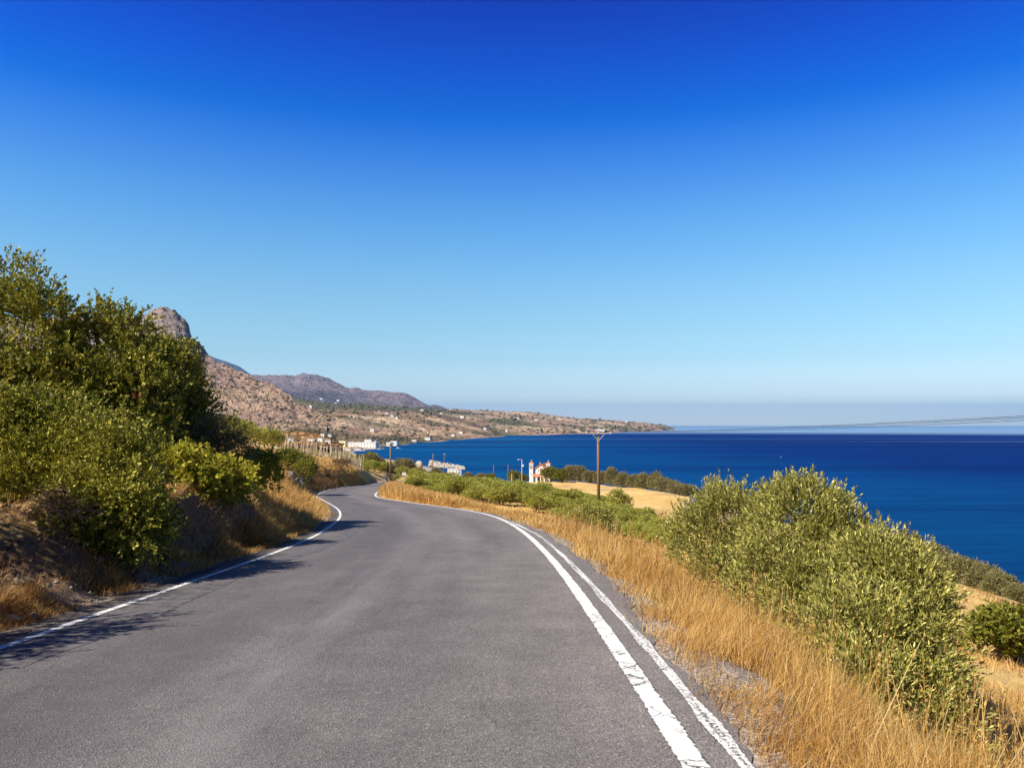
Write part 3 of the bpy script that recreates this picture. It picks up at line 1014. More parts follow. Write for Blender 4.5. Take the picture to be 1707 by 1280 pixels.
# hillside scrub: thousands of bushes nobody could count
def build_scrub():
    t = (1 + 5 ** 0.5) / 2
    ico = np.array([(-1, t, 0), (1, t, 0), (-1, -t, 0), (1, -t, 0), (0, -1, t), (0, 1, t), (0, -1, -t), (0, 1, -t), (t, 0, -1), (t, 0, 1), (-t, 0, -1), (-t, 0, 1)]) / 1.9
    fi = np.array([(0, 11, 5), (0, 5, 1), (0, 1, 7), (0, 7, 10), (0, 10, 11), (1, 5, 9), (5, 11, 4), (11, 10, 2), (10, 7, 6), (7, 1, 8), (3, 9, 4), (3, 4, 2), (3, 2, 6), (3, 6, 8), (3, 8, 9), (4, 9, 5), (2, 4, 11), (6, 2, 10), (8, 6, 7), (9, 8, 1)])
    P, S = [], []
    for lab, n, smin, smax in (("coastal hills", 3600, 1.2, 4.2), ("steep pinkish", 3000, 1.0, 3.6), ("orange grassy", 90, 0.8, 2.0)):
        key = [k for k in HILL_BVH if lab in k][0]
        _, X, Y, Z, VV = HILL_BVH[key]
        lo = 0.35
        cand = np.nonzero((VV.ravel() > lo) & (VV.ravel() < VV.max() - 1) & (Z.ravel() > SEA + 3))[0]
        i = RNG.choice(cand, n * 3)
        x, y, z = X.ravel()[i], Y.ravel()[i], Z.ravel()[i]
        keep = fbm(x / 90, y / 90, 3, 501) + RNG.uniform(-0.35, 0.35, len(x)) > -0.02
        x, y, z = x[keep][:n], y[keep][:n], z[keep][:n]
        j = RNG.uniform(-2, 2, (len(x), 2)) * (y[:, None] / 1500)
        P.append(np.stack([x + j[:, 0], y, z], 1))
        S.append(RNG.uniform(smin, smax, len(x)) * np.clip(y / 1700, 0.8, 1.8))
    P, S = np.concatenate(P), np.concatenate(S)
    n = len(P)
    V = ico[None] * RNG.uniform(0.6, 1.25, (n, 12, 1)) * S[:, None, None] * np.array([1.25, 1.0, 0.75])
    V[:, :, 2] += S[:, None] * 0.35
    V += P[:, None]
    Fc = fi[None] + (np.arange(n) * 12)[:, None, None]
    me = np_mesh("scrub", V.reshape(-1, 3), Fc.reshape(-1, 3), M["scrub"])
    tag(obj("scrub", me), "dark scrub bushes scattered over the far hillsides", "scrub", kind="stuff")


build_scrub()


# ------------------------------------------------------------------ foliage
def unit(v):
    return v / np.maximum(np.linalg.norm(v, axis=-1, keepdims=True), 1e-9)


def rand_dirs(n, rng):
    return unit(rng.normal(size=(n, 3)))


def leaves_on_twigs(P, D, tl, m, L, W, rng, spread=0.75, roundish=False, up=0.0):
    """m leaves along each twig; returns verts, faces"""
    n = len(P)
    s = rng.uniform(0.15, 1.0, (n, m))
    base = P[:, None] + D[:, None] * (s * tl[:, None])[..., None]
    perp = unit(np.cross(D[:, None], rand_dirs(n * m, rng).reshape(n, m, 3)))
    a = rng.normal(spread, 0.25, (n, m))[..., None]
    ld = D[:, None] * np.cos(a) + perp * np.sin(a)
    ld[..., 2] += up
    ld = unit(ld).reshape(-1, 3)
    base = base.reshape(-1, 3)
    side = unit(np.cross(ld, rand_dirs(len(ld), rng)))
    k = rng.uniform(0.7, 1.3, (len(ld), 1))
    l, w = L * k, W * k * rng.uniform(0.8, 1.2, (len(ld), 1))
    nrm = np.cross(ld, side)
    bow = nrm * l * rng.uniform(-0.12, 0.12, (len(ld), 1))
    v0 = base
    v1 = base + ld * l * 0.5 + side * w * 0.5 + bow
    v2 = base + ld * l
    v3 = base + ld * l * 0.5 - side * w * 0.5 + bow
    V = np.stack([v0, v1, v2, v3], 1).reshape(-1, 3)
    Fc = np.arange(len(V)).reshape(-1, 4)
    return V, Fc


def crown_points(blobs, n_clump, rng, clump_r, low=-0.55, shell=(0.62, 1.0)):
    """clump centres over the blobs' shells, with their outward directions"""
    blobs = np.asarray(blobs, float)
    area = (blobs[:, 3] * blobs[:, 4] + blobs[:, 3] * blobs[:, 5] + blobs[:, 4] * blobs[:, 5])
    k = rng.choice(len(blobs), n_clump * 3, p=area / area.sum())
    d = rand_dirs(len(k), rng)
    d[:, 2] = np.where(d[:, 2] < low, -d[:, 2] * 0.5, d[:, 2])
    d = unit(d)
    r_ = rng.uniform(shell[0], shell[1], len(k))[:, None]
    P = blobs[k, :3] + d * blobs[k, 3:6] * r_
    # drop what lies deep inside another blob
    q = np.linalg.norm((P[:, None] - blobs[None, :, :3]) / blobs[None, :, 3:6], axis=-1)
    keep = (q.min(1) > 0.52)
    P, d, k = P[keep][:n_clump], d[keep][:n_clump], k[keep][:n_clump]
    nrm = unit(d / blobs[k, 3:6])
    return P, nrm


def crown_mesh(name, blobs, mat, rng, n_clump, clump_r, twigs, m, twig_len, L, W, out=0.9, wild=0.8, up=0.35, spread=0.7, low=-0.55, lean=(0, 0, 0)):
    P, N = crown_points(blobs, n_clump, rng, clump_r, low)
    n = len(P)
    cs = rng.uniform(0.65, 1.35, (n, 1, 1)) * clump_r
    off = rand_dirs(n * twigs, rng).reshape(n, twigs, 3) * (rng.uniform(0, 1, (n, twigs, 1)) ** 0.5) * cs
    T = (P[:, None] + off).reshape(-1, 3)
    D = N[:, None] * out + unit(off) * 0.6 + rand_dirs(n * twigs, rng).reshape(n, twigs, 3) * wild
    D = D.reshape(-1, 3) + np.array([lean[0], lean[1], up + lean[2]])
    D = unit(D)
    tl = rng.uniform(0.6, 1.4, len(T)) * twig_len
    V, Fc = leaves_on_twigs(T, D, tl, m, L, W, rng, spread)
    return np_mesh(name, V, Fc, mat), P


def trunk_mesh(name, base, blobs, P, rng, r0, n_sub=14, forks=5, mat=None):
    mb = MB()
    base = np.asarray(base, float)
    blobs = np.asarray(blobs, float)
    cen = blobs[:, :3].mean(0)
    fork = base + (cen - base) * 0.38
    fork[2] = base[2] + (cen[2] - base[2]) * 0.45
    j = rng.normal(0, 0.06, 3) * np.linalg.norm(cen - base)
    mb.tube([base - [0, 0, 0.15], base * 0.5 + fork * 0.5 + j, fork], [r0 * 1.25, r0 * 0.95, r0 * 0.8], 8)
    tips = []
    for b in blobs[:forks]:
        tip = b[:3] + rng.normal(0, 0.15, 3) * b[3:6]
        mid = fork * 0.5 + tip * 0.5 + rng.normal(0, 0.1, 3) * np.linalg.norm(tip - fork)
        mb.tube([fork, mid, tip], [r0 * 0.7, r0 * 0.45, r0 * 0.25], 6)
        tips += [mid, tip]
    tips = np.array(tips)
    for q in P[rng.choice(len(P), min(n_sub, len(P)), replace=False)]:
        s = tips[np.argmin(np.linalg.norm(tips - q, axis=1))]
        mid = s * 0.45 + q * 0.55 + rng.normal(0, 0.08, 3) * np.linalg.norm(q - s)
        mb.tube([s, mid, q], [r0 * 0.25, r0 * 0.16, r0 * 0.06], 5, False)
    me = bpy.data.meshes.new(name)
    me.from_pydata(mb.v, [], mb.q)
    me.materials.append(mat or M["bark"])
    me.update()
    return me


def plant(name, base, blobs, leaf, label, cat, r0=0.08, group=None, seed=0, parts=("trunk", "crown"), **kw):
    """one tree or shrub: an Empty at its foot with trunk and crown below it; blobs are relative to the foot"""
    rng = np.random.default_rng(1000 + seed)
    root = empty(name, base)
    tag(root, label, cat, group)
    n_sub = kw.pop("n_sub", 14)
    cm, P = crown_mesh(parts[1], blobs, M[leaf], rng, **kw)
    obj(parts[0], trunk_mesh(parts[0], (0, 0, 0), blobs, P, rng, r0, n_sub), root)
    obj(parts[1], cm, root)
    return root


def copy_tree(root, loc, rz=0.0, sc=(1, 1, 1), label=None, group=None):
    c = root.copy()
    COL.objects.link(c)
    c.location = tuple(float(v) for v in loc)
    c.rotation_euler = (0, 0, rz)
    c.scale = sc
    if label: c["label"] = label
    if group: c["group"] = group
    for ch in root.children:
        k = ch.copy()
        COL.objects.link(k)
        k.parent = c
        for g in ch.children:
            q = g.copy()
            COL.objects.link(q)
            q.parent = k
    return c


def blob_px(px, py, d, rx, ry, rz_, base):
    p = at(px, py, d) - np.asarray(base)
    return (p[0], p[1], p[2], rx, ry, rz_)


# --- olive bushes on the right bank (px -> metres at their distance)
OB = dict(clump_r=0.16, m=13, twig_len=0.22, L=0.061, W=0.0148, out=0.8, wild=0.42, up=0.6, spread=0.48, low=-0.75)
b1 = gp(4.3, 14.0)
plant("olive_shrub", b1, [blob_px(1215, 885, 14.0, 0.80, 0.9, 0.72, b1), blob_px(1165, 905, 14.2, 0.52, 0.8, 0.52, b1), blob_px(1275, 905, 13.6, 0.75, 0.8, 0.75, b1),
                          blob_px(1225, 965, 13.2, 0.8, 0.8, 0.5, b1), blob_px(1205, 845, 14.1, 0.34, 0.4, 0.34, b1)], "olive_leaf",
      "silvery olive bush nearest the utility pole, left of the three bushes on the right bank", "shrub", 0.07, "olive bushes on the right bank", 1, n_clump=360, twigs=12, **OB)
b2 = gp(4.6, 11.0)
plant("olive_shrub", b2, [blob_px(1335, 885, 11.6, 0.72, 0.8, 0.66, b2), blob_px(1395, 940, 11.2, 0.68, 0.8, 0.72, b2), blob_px(1315, 970, 10.9, 0.75, 0.8, 0.65, b2),
                          blob_px(1375, 1025, 10.4, 0.78, 0.7, 0.7, b2), blob_px(1350, 1050, 9.9, 0.55, 0.6, 0.42, b2), blob_px(1340, 842, 11.6, 0.33, 0.4, 0.32, b2)], "olive_leaf",
      "tallest olive bush with pale upright shoots against the sea, middle of three", "shrub", 0.08, "olive bushes on the right bank", 2, n_clump=460, twigs=12, **OB)
b3 = gp(4.25, 8.2)
plant("olive_shrub", b3, [blob_px(1465, 975, 9.8, 0.60, 0.7, 0.58, b3), blob_px(1505, 1010, 9.4, 0.42, 0.7, 0.45, b3), blob_px(1520, 1085, 8.9, 0.44, 0.6, 0.46, b3), blob_px(1440, 1080, 8.7, 0.62, 0.6, 0.58, b3),
                          blob_px(1510, 1165, 8.2, 0.46, 0.5, 0.42, b3), blob_px(1430, 1150, 8.1, 0.42, 0.5, 0.36, b3), blob_px(1555, 1210, 7.8, 0.26, 0.35, 0.24, b3), blob_px(1500, 1205, 7.7, 0.30, 0.35, 0.24, b3)], "olive_leaf",
      "wide olive bush trailing down the bank behind the tall verge grass, nearest the camera", "shrub", 0.07, "olive bushes on the right bank", 3, n_clump=500, twigs=12, **OB)

# --- carob trees on the left bank
CB = dict(clump_r=0.34, m=18, twig_len=0.32, L=0.085, W=0.040, out=0.75, wild=0.7, up=0.3, spread=0.75, low=-0.8)
c1 = gp(-12.6, 19.3)
plant("carob_tree", c1, [blob_px(15, 572, 19.8, 1.7, 1.7, 1.5, c1), blob_px(-90, 640, 19.6, 2.3, 2.0, 2.0, c1), blob_px(60, 680, 18.8, 1.8, 1.6, 1.7, c1), blob_px(20, 800, 18.2, 1.9, 1.5, 1.5, c1),
                         blob_px(130, 780, 18.6, 1.5, 1.4, 1.5, c1), blob_px(15, 474, 20.0, 0.85, 0.9, 0.6, c1), blob_px(72, 525, 19.6, 0.7, 0.8, 0.75, c1)], "carob_leaf",
      "tallest dense green carob tree on the left bank, cut off by the frame", "tree", 0.24, "carob trees on the left bank", 11, n_clump=620, twigs=11, **CB)
c2 = gp(-11.4, 20.6)
plant("carob_tree", c2, [blob_px(160, 612, 20.8, 1.1, 1.2, 1.15, c2), blob_px(205, 618, 20.6, 0.9, 1.0, 0.9, c2), blob_px(150, 700, 20.0, 1.6, 1.5, 1.6, c2), blob_px(215, 700, 19.8, 1.2, 1.2, 1.5, c2),
                         blob_px(155, 538, 20.8, 0.5, 0.6, 0.45, c2), blob_px(208, 550, 20.8, 0.42, 0.5, 0.42, c2), blob_px(225, 790, 19.0, 1.0, 1.1, 1.1, c2)], "carob_leaf",
      "carob tree with two pointed tops and rusty dead sprays, middle of the left bank trees", "tree", 0.2, "carob trees on the left bank", 12, n_clump=470, twigs=11, **CB)
c3 = gp(-10.2, 23.4)
plant("carob_tree", c3, [blob_px(285, 622, 23.2, 0.7, 0.9, 0.8, c3), blob_px(268, 672, 23.0, 1.0, 1.0, 1.1, c3), blob_px(308, 690, 22.6, 0.72, 0.9, 0.8, c3), blob_px(250, 600, 23.2, 0.55, 0.7, 0.55, c3),
                         blob_px(300, 738, 22.0, 0.85, 0.9, 0.65, c3)], "carob_leaf",
      "smaller yellowish carob tree at the right end of the left bank trees", "tree", 0.15, "carob trees on the left bank", 13, n_clump=320, twigs=11, **CB)
AL = dict(clump_r=0.24, twigs=11, m=21, twig_len=0.32, L=0.058, W=0.027, out=0.85, wild=0.65, up=0.1, spread=0.8, low=-0.9)
c4 = gp(-7.6, 12.8)
plant("carob_shrub", c4, [blob_px(205, 845, 12.0, 0.5, 0.55, 0.55, c4), blob_px(150, 860, 11.7, 0.6, 0.5, 0.5, c4), blob_px(190, 780, 12.5, 0.6, 0.6, 0.6, c4), blob_px(120, 780, 12.9, 0.8, 0.7, 0.75, c4), blob_px(225, 880, 11.8, 0.3, 0.4, 0.3, c4)], "carob_leaf",
      "dark spreading bush hanging low over the left bank, right of the brush pile", "shrub", 0.05, "dark bushes in front of the carob trees", 14, n_clump=300, **AL)
c4b = gp(-9.3, 12.6)
plant("carob_shrub", c4b, [blob_px(40, 775, 13.0, 0.85, 0.7, 0.8, c4b), blob_px(-30, 820, 12.6, 0.8, 0.7, 0.7, c4b), blob_px(75, 825, 12.4, 0.6, 0.6, 0.5, c4b), blob_px(10, 720, 13.4, 0.75, 0.7, 0.6, c4b), blob_px(90, 730, 13.6, 0.7, 0.7, 0.6, c4b)], "carob_leaf",
      "dark leafy bush at the frame edge in front of the tallest carob tree", "shrub", 0.05, "dark bushes in front of the carob trees", 28, n_clump=320, **AL)
c4c = gp(-7.6, 5.6)
plant("carob_shrub", c4c, [(0, 0, 1.1, 0.9, 1.2, 0.9), (0.1, 0.9, 1.3, 0.9, 0.9, 0.8), (-0.3, -0.9, 1.4, 0.9, 0.9, 0.9), (0.3, 0, 0.4, 0.8, 1.3, 0.5), (-0.9, 2.6, 1.4, 0.9, 1.0, 1.0), (-1.7, 4.2, 1.8, 1.0, 1.0, 1.0)], "dark_leaf",
      "bush beside the road left of the view, its shadow lying over the edge line", "shrub", 0.06, None, 29, n_clump=240, **AL)
c5 = gp(-8.2, 21.5)
plant("lentisk_shrub", c5, [blob_px(365, 725, 21.6, 0.55, 0.6, 0.5, c5), blob_px(335, 750, 21.2, 0.7, 0.7, 0.5, c5), blob_px(385, 757, 21.5, 0.45, 0.6, 0.5, c5)], "grey_leaf",
      "grey-green bare-twigged bush between the carob trees and the grassy slope", "shrub", 0.06, None, 15, n_clump=230, clump_r=0.2, twigs=7, m=9, twig_len=0.25, L=0.06, W=0.026, out=0.8, wild=0.8, up=0.3, spread=0.8)
FG = dict(clump_r=0.2, twigs=7, m=8, twig_len=0.24, L=0.11, W=0.06, out=0.8, wild=0.7, up=0.35, spread=0.8, low=-0.8)
c6 = gp(-7.9, 18.0)
plant("fig_shrub", c6, [blob_px(300, 785, 17.0, 0.55, 0.6, 0.4, c6), blob_px(285, 805, 16.7, 0.45, 0.5, 0.3, c6), blob_px(335, 805, 16.8, 0.4, 0.5, 0.25, c6)], "fig_leaf",
      "bright yellow-green broad-leaved bush under the carob trees", "shrub", 0.04, "broad-leaved bushes on the left bank", 16, n_clump=130, **FG)
c7 = gp(-6.9, 18.6)
plant("fig_shrub", c7, [blob_px(385, 805, 17.6, 0.42, 0.5, 0.25, c7), blob_px(360, 800, 17.8, 0.4, 0.4, 0.25, c7)], "fig_leaf",
      "low fresh green bush on the edge of the shaded left bank", "shrub", 0.03, "broad-leaved bushes on the left bank", 17, n_clump=80, **FG)
c8 = gp(-8.4, 25.5)
plant("fig_shrub", c8, [blob_px(432, 780, 25.0, 0.5, 0.5, 0.42, c8), blob_px(448, 790, 25.4, 0.35, 0.4, 0.3, c8), blob_px(410, 785, 24.5, 0.4, 0.4, 0.35, c8)], "fig_leaf",
      "small yellowish bush standing alone in the golden grass of the left slope", "shrub", 0.04, "broad-leaved bushes on the left bank", 18, n_clump=90, **FG)
c9 = hit(492, 796)
c9 = gp(-17.3, 60.0)
plant("lentisk_shrub", c9, [blob_px(478, 768, 61, 0.95, 1.0, 0.8, c9), blob_px(497, 772, 60, 0.95, 1.0, 0.85, c9), blob_px(510, 784, 58.5, 0.7, 0.8, 0.7, c9)], "dark_leaf",
      "dark round bush on the lip of the rocky road cutting", "shrub", 0.06, None, 19, n_clump=230, clump_r=0.25, twigs=6, m=8, twig_len=0.25, L=0.14, W=0.06, out=0.8, wild=0.7, up=0.3, spread=0.8)

# --- far plants: a few crown shapes, then copied as objects
def proto(name, leaf, seed, blobs, n_clump, L, W, r0=0.09, clump_r=0.35, twigs=5, m=7, twig_len=0.35, **kw):
    return plant(name, (0, 0, -500), blobs, leaf, "", "tree", r0, None, seed, n_clump=n_clump, clump_r=clump_r, twigs=twigs, m=m, twig_len=twig_len, L=L, W=W, **kw)


def rblobs(rng, n, R_, H, z0):
    out = []
    for k in range(n):
        a, r_ = rng.uniform(0, 6.28), rng.uniform(0.15, 0.6) * R_
        s = rng.uniform(0.4, 0.65) * R_
        out.append((math.cos(a) * r_, math.sin(a) * r_, z0 + rng.uniform(0.25, 0.7) * H, s, s, s * rng.uniform(0.65, 0.9)))
    return out


PROTO = {"grove": [], "tamarisk": [], "dark": []}
rg = np.random.default_rng(5)
for k in range(6):
    PROTO["grove"].append(proto("olive_tree", "grove_leaf", 40 + k, rblobs(rg, 6, 1.45, 2.3, 0.35), 190, 0.15, 0.055, 0.09, 0.26, 5, 7, 0.26, low=-0.75, up=0.5, wild=0.6, spread=0.55))
for k in range(3):
    PROTO["tamarisk"].append(proto("tamarisk_tree", "tamarisk_leaf", 60 + k, rblobs(rg, 8, 3.2, 4.4, 0.7), 330, 0.36, 0.10, 0.2, 0.5, 6, 8, 0.6, low=-0.85, up=0.25, wild=0.7))
for k in range(2):
    PROTO["dark"].append(proto("evergreen_tree", "dark_leaf", 70 + k, rblobs(rg, 7, 2.6, 4.4, 0.7), 260, 0.36, 0.16, 0.2, 0.5, 5, 7, 0.5, low=-0.7, up=0.3))


def put(kind, x, y, sc, label, group, z=None, cat="tree", sxy=None):
    pr = random.choice(PROTO[kind])
    s = sc * random.uniform(0.92, 1.08)
    h = sxy or s
    zz = float(ground_z(x, y)) if z is None else z
    o = copy_tree(pr, (x, y, zz - 0.05), random.uniform(0, 6.28), (h, h, s), label, group)
    o["category"] = cat
    return o


# olive grove between road and sea
GROVE_PX = [(690, 818), (760, 834), (850, 847), (900, 862), (955, 884), (1010, 893), (1125, 916), (1136, 902), (1108, 887), (1085, 872), (1061, 868), (1038, 856), (1014, 842), (979, 838), (949, 827), (911, 828), (867, 822), (800, 812), (720, 806), (672, 808)]
gpoly = []
for p in GROVE_PX:
    h = hit(*p)
    gpoly.append((h[0], h[1]))


def inside(x, y, poly):
    c = False
    j = len(poly) - 1
    for i in range(len(poly)):
        (xi, yi), (xj, yj) = poly[i], poly[j]
        if (yi > y) != (yj > y) and x < (xj - xi) * (y - yi) / (yj - yi + 1e-12) + xi:
            c = not c
        j = i
    return c


cnt = 0
y = 44.0
while y < 330:
    st = 2.2 if y < 66 else (2.7 if y < 90 else (3.5 if y < 130 else (4.8 if y < 190 else 7.0)))
    x = -60.0
    while x < 60:
        xx, yyy = x + random.uniform(-0.35, 0.35) * st, y + random.uniform(-0.35, 0.35) * st
        if inside(xx, yyy, gpoly) and xx - float(xr(yyy)) > 4.2 and abs(math.hypot(xx - 9.9, yyy - 88)) > 1.0 and cnt < 290:
            near = yyy < 58
            lab = ("rounded olive tree in the front row of the grove facing the road verge" if near else
                   "green olive tree in the dense middle of the grove left of the tall pole" if yyy < 130 else
                   "small far olive tree of the grove in front of the church")
            hz = (0.62 if yyy < 66 else (0.72 if yyy < 100 else 0.95)) * (0.72 if xx > 4 else 1.0)
            put("grove", xx, yyy, hz * random.uniform(0.75, 1.3), lab, "olive grove between road and sea", sxy=st / 2.55 * random.uniform(0.85, 1.2))
            cnt += 1
        x += st
    y += st
print("grove", cnt)

# the bush in front of the utility pole
bp = gp(4.9, 47.0)
plant("olive_shrub", bp, [blob_px(985, 868, 47, 1.15, 1.0, 0.85, bp), blob_px(965, 875, 46.5, 0.7, 0.8, 0.7, bp), blob_px(1005, 877, 46.5, 0.75, 0.8, 0.65, bp), blob_px(988, 884, 46, 0.9, 0.8, 0.45, bp)], "olive_leaf",
      "round spiky olive bush standing at the verge in front of the tall utility pole", "shrub", 0.07, None, 80, n_clump=420, clump_r=0.22, twigs=6, m=9, twig_len=0.28, L=0.12, W=0.034, out=0.8, wild=0.5, up=0.5, spread=0.55, low=-0.8)
bo = gp(16.0, 105.0)
put("grove", 12.2, 88, 1.05, "olive tree with a brownish top just right of the utility pole", "olive grove between road and sea")

# tamarisks along the shore
TB = [(935, 806, 332), (952, 806, 325), (968, 807, 320), (985, 808, 314), (1003, 810, 305), (1021, 812, 296), (1040, 815, 288), (1058, 818, 280), (1076, 820, 273), (1094, 823, 266), (1112, 825, 259), (1130, 827, 253), (1146, 829, 248)]
for i, (px, py, d) in enumerate(TB):
    p = at(px, py, d)
    put("tamarisk", p[0], p[1] + random.uniform(-2, 2), random.uniform(0.95, 1.3) if i < 12 else 0.8, sxy=random.uniform(0.95, 1.3), label="olive-brown tamarisk tree in the row along the far shore behind the golden field", group="tamarisks in a row along the shore")
for i, (px, py, d, s, l) in enumerate([(1190, 842, 214, 1.15, "lone round tamarisk beside the beach path"), (1215, 846, 208, 1.0, "tamarisk half hidden behind the silvery olive bush beside the beach path")]):
    p = at(px, py, d)
    put("tamarisk", p[0], p[1], s, l, None)
for i, (px, d, s) in enumerate([(1500, 112, 0.9), (1535, 108, 0.85), (1570, 105, 0.85), (1600, 101, 0.9), (1632, 97, 0.85), (1662, 93, 0.8), (1690, 89, 0.55)]):
    x = (px - CX) / F * d
    put("tamarisk", x, d, s, ["grey-green tamarisk of the near shore clump just showing above the olive bush", "grey-green tamarisk at the left end of the near shore clump", "leafy tamarisk second along the near shore clump",
                              "tallest pale tamarisk in the middle of the near shore clump", "tamarisk with grey bare branches in the near shore clump", "grey rounded tamarisk near the sea end of the near shore clump",
                              "smallest tamarisk at the sea end of the near shore clump"][i], "tamarisks on the near shore below the bank")
# dark bushes on the right slope
for (px, py, d, s, l) in [(1665, 1098, 24, 0.34, "dark green low bush on the golden slope beside the olive bush"), (1700, 1102, 23, 0.30, "dark green low bush on the golden slope cut by the frame edge")]:
    h = hit(px, py)
    put("dark", h[0], h[1], s, l, "dark bushes on the right slope", cat="shrub", sxy=s * 1.25)
h = hit(1675, 1035)
pr = plant("dry_shrub", h, [(0, 0, 0.35, 0.8, 0.7, 0.35), (0.5, 0.2, 0.3, 0.6, 0.5, 0.3)], "dry_leaf", "dead brown bush low on the golden slope above the sea", "shrub", 0.04, None, 85,
           n_clump=60, clump_r=0.25, twigs=5, m=8, twig_len=0.3, L=0.1, W=0.03)
for i, (px, py) in enumerate([(1580, 964), (1610, 972), (1640, 985)]):
    h = hit(px, py)
    put("dark", h[0], h[1] - 3, 0.36, ["dark green bush at the foot of the near shore tamarisks, first from the olive bush", "dark green bush at the foot of the near shore tamarisks, middle of three",
                                       "dark green bush at the foot of the near shore tamarisks, nearest the sea"][i], "dark bushes under the shore tamarisks", cat="shrub", sxy=0.6)
# trees round church, road end and village
for (kind, px, py, d, s, l) in [
    ("dark", 918, 808, 305, 1.25, "big dark evergreen covering the right bell tower of the church"), ("dark", 936, 808, 303, 1.05, "dark evergreen right of the church at the field corner"),
    ("dark", 858, 802, 312, 1.0, "dark round tree left of the church beside the street lamp"), ("dark", 872, 804, 308, 0.7, "small dark tree at the foot of the street lamp by the church"),
    ("dark", 818, 802, 330, 0.8, "dark tree at the back of the grove left of the two thin poles"),
    ("tamarisk", 800, 800, 345, 0.9, "brownish tree in the back row of the grove, left of the thin poles"), ("tamarisk", 780, 797, 350, 0.9, "brownish tree beside the white shore house"),
    ("dark", 700, 797, 245, 0.85, "dark green tree behind the white road sign"), ("dark", 712, 799, 235, 0.6, "small dark tree right of the white road sign"),
    ("tamarisk", 680, 786, 330, 1.25, "large grey-green tree with bare trunks at the shore, left of the pale rock"), ("tamarisk", 670, 786, 335, 1.1, "grey-green tree behind the road end pole"),
    ("tamarisk", 714, 784, 390, 0.8, "single tree between the pale rock and the breakwater"),
    ("tamarisk", 632, 796, 235, 1.05, "leafy tree at the road end left of the wooden pole"), ("tamarisk", 618, 797, 215, 0.8, "bushy tree beside the bend where the road vanishes"),
    ("tamarisk", 645, 797, 240, 0.85, "bushy tree directly behind the road end pole"), ("tamarisk", 660, 797, 245, 0.8, "bushy tree between the road end pole and the white sign"),
    ("dark", 617, 772, 430, 1.9, "tall dark tree above the bay left of the road end pole"), ("dark", 600, 768, 440, 1.3, "dark tree below the terracotta pavilion roof"), ("tamarisk", 585, 766, 445, 1.0, "greyish tree behind the stake fence below the white hotel"),
    ("dark", 570, 752, 400, 1.2, "green tree in front of the yellow ochre house beside the white hotel"), ("dark", 655, 776, 420, 0.7, "dark bush on the shore just right of the bay water"),
    ("tamarisk", 740, 796, 330, 0.7, "bush in front of the white shore house"), ("tamarisk", 728, 797, 310, 0.8, "bush at the foot of the two leaning poles")]:
    p = at(px, py, d)
    put(kind, p[0], p[1], s, l, None)
for i, (px, py, d, s) in enumerate([(606, 795, 195, 1.0), (612, 799, 186, 0.8), (624, 800, 205, 1.1), (636, 801, 212, 1.0), (628, 792, 250, 1.3), (642, 793, 262, 1.3), (658, 794, 255, 1.2), (668, 799, 215, 1.0), (662, 801, 205, 0.8), (684, 799, 230, 1.2), (694, 800, 225, 1.1), (650, 788, 300, 1.3), (690, 792, 280, 1.2), (706, 795, 270, 1.2), (720, 799, 240, 1.2)]):
    p = at(px, py, d)
    put("grove", p[0], p[1], s, "leafy green tree in the thicket where the road goes out of sight", "thicket at the end of the road", sxy=s * 1.25)
for i, (px, py, d, s) in enumerate([(392, 752, 78, 0.8), (408, 755, 84, 0.85), (425, 752, 90, 0.85), (440, 754, 96, 0.8), (455, 757, 104, 0.75)]):
    p = at(px, py, d)
    put("grove", p[0], p[1], s * 1.35, ["olive tree on the slope crest next to the grey bush", "second olive tree along the slope crest from the grey bush", "middle olive tree on the slope crest left of the stakes",
                                        "fourth olive tree on the slope crest, next to the last", "olive tree at the left end of the stake fence"][i], "olive trees on the crest of the left slope")
for k in range(18):
    px = 470 + k * 8.5
    d = 175 + random.uniform(-15, 40)
    p = at(px, 765, d)
    put("grove", p[0], p[1], random.uniform(0.9, 1.3), "dull green olive tree behind the weathered stake fence", "olive trees behind the stake fence")
for i, (x, y, s) in enumerate([(-19.6, 86, 0.35), (-22.5, 100, 0.42), (-24, 112, 0.4), (-25.5, 122, 0.38), (-18.6, 78, 0.3)]):
    h = gp(x - 1.2, y)
    plant("dry_shrub", h, [(0, 0, 0.4, 0.9, 0.9, 0.45), (0.4, 0.7, 0.35, 0.7, 0.7, 0.4)], "dry_leaf", "brown dried-up bush on the road bank below the stake fence", "shrub", 0.04, "dry bushes below the stake fence", 90 + i,
          n_clump=70, clump_r=0.25, twigs=5, m=7, twig_len=0.3, L=0.14, W=0.04)
for k in PROTO.values():
    for o in k:
        for ch in list(o.children):
            bpy.data.objects.remove(ch)
        bpy.data.objects.remove(o)


# ------------------------------------------------------------------ dry grass
def blades(name, X, Y, H, W, lean, mat, label, rng, curve=0.5, spread=0.5, cat="grass", sink=0.03):
    n = len(X)
    Z = ground_z(X, Y) - sink
    a = rng.uniform(0, 2 * math.pi, n)
    side = np.stack([np.cos(a), np.sin(a), np.zeros(n)], 1)
    dirx = rng.normal(0, spread, (n, 2)) + lean
    d = unit(np.concatenate([dirx, np.ones((n, 1))], 1))
    bend = np.concatenate([dirx, np.zeros((n, 1))], 1) * curve
    bend[:, 2] = -np.linalg.norm(dirx, axis=1) * curve * 0.6
    B = np.stack([X, Y, Z], 1)
    h, w = H[:, None], W[:, None] * 0.5
    m_ = B + d * h * 0.55 + bend * h * 0.25
    t_ = B + d * h + bend * h
    V = np.stack([B - side * w, B + side * w, m_ - side * w * 0.8, m_ + side * w * 0.8, t_], 1).reshape(-1, 3)
    b = (np.arange(n) * 5)[:, None]
    q = np.array([[0, 1, 3, 2]]) + b
    t3 = np.array([[2, 3, 4]]) + b
    me = np_mesh(name, V, [q, t3], mat)
    return tag(obj(name, me), label, cat, kind="stuff")


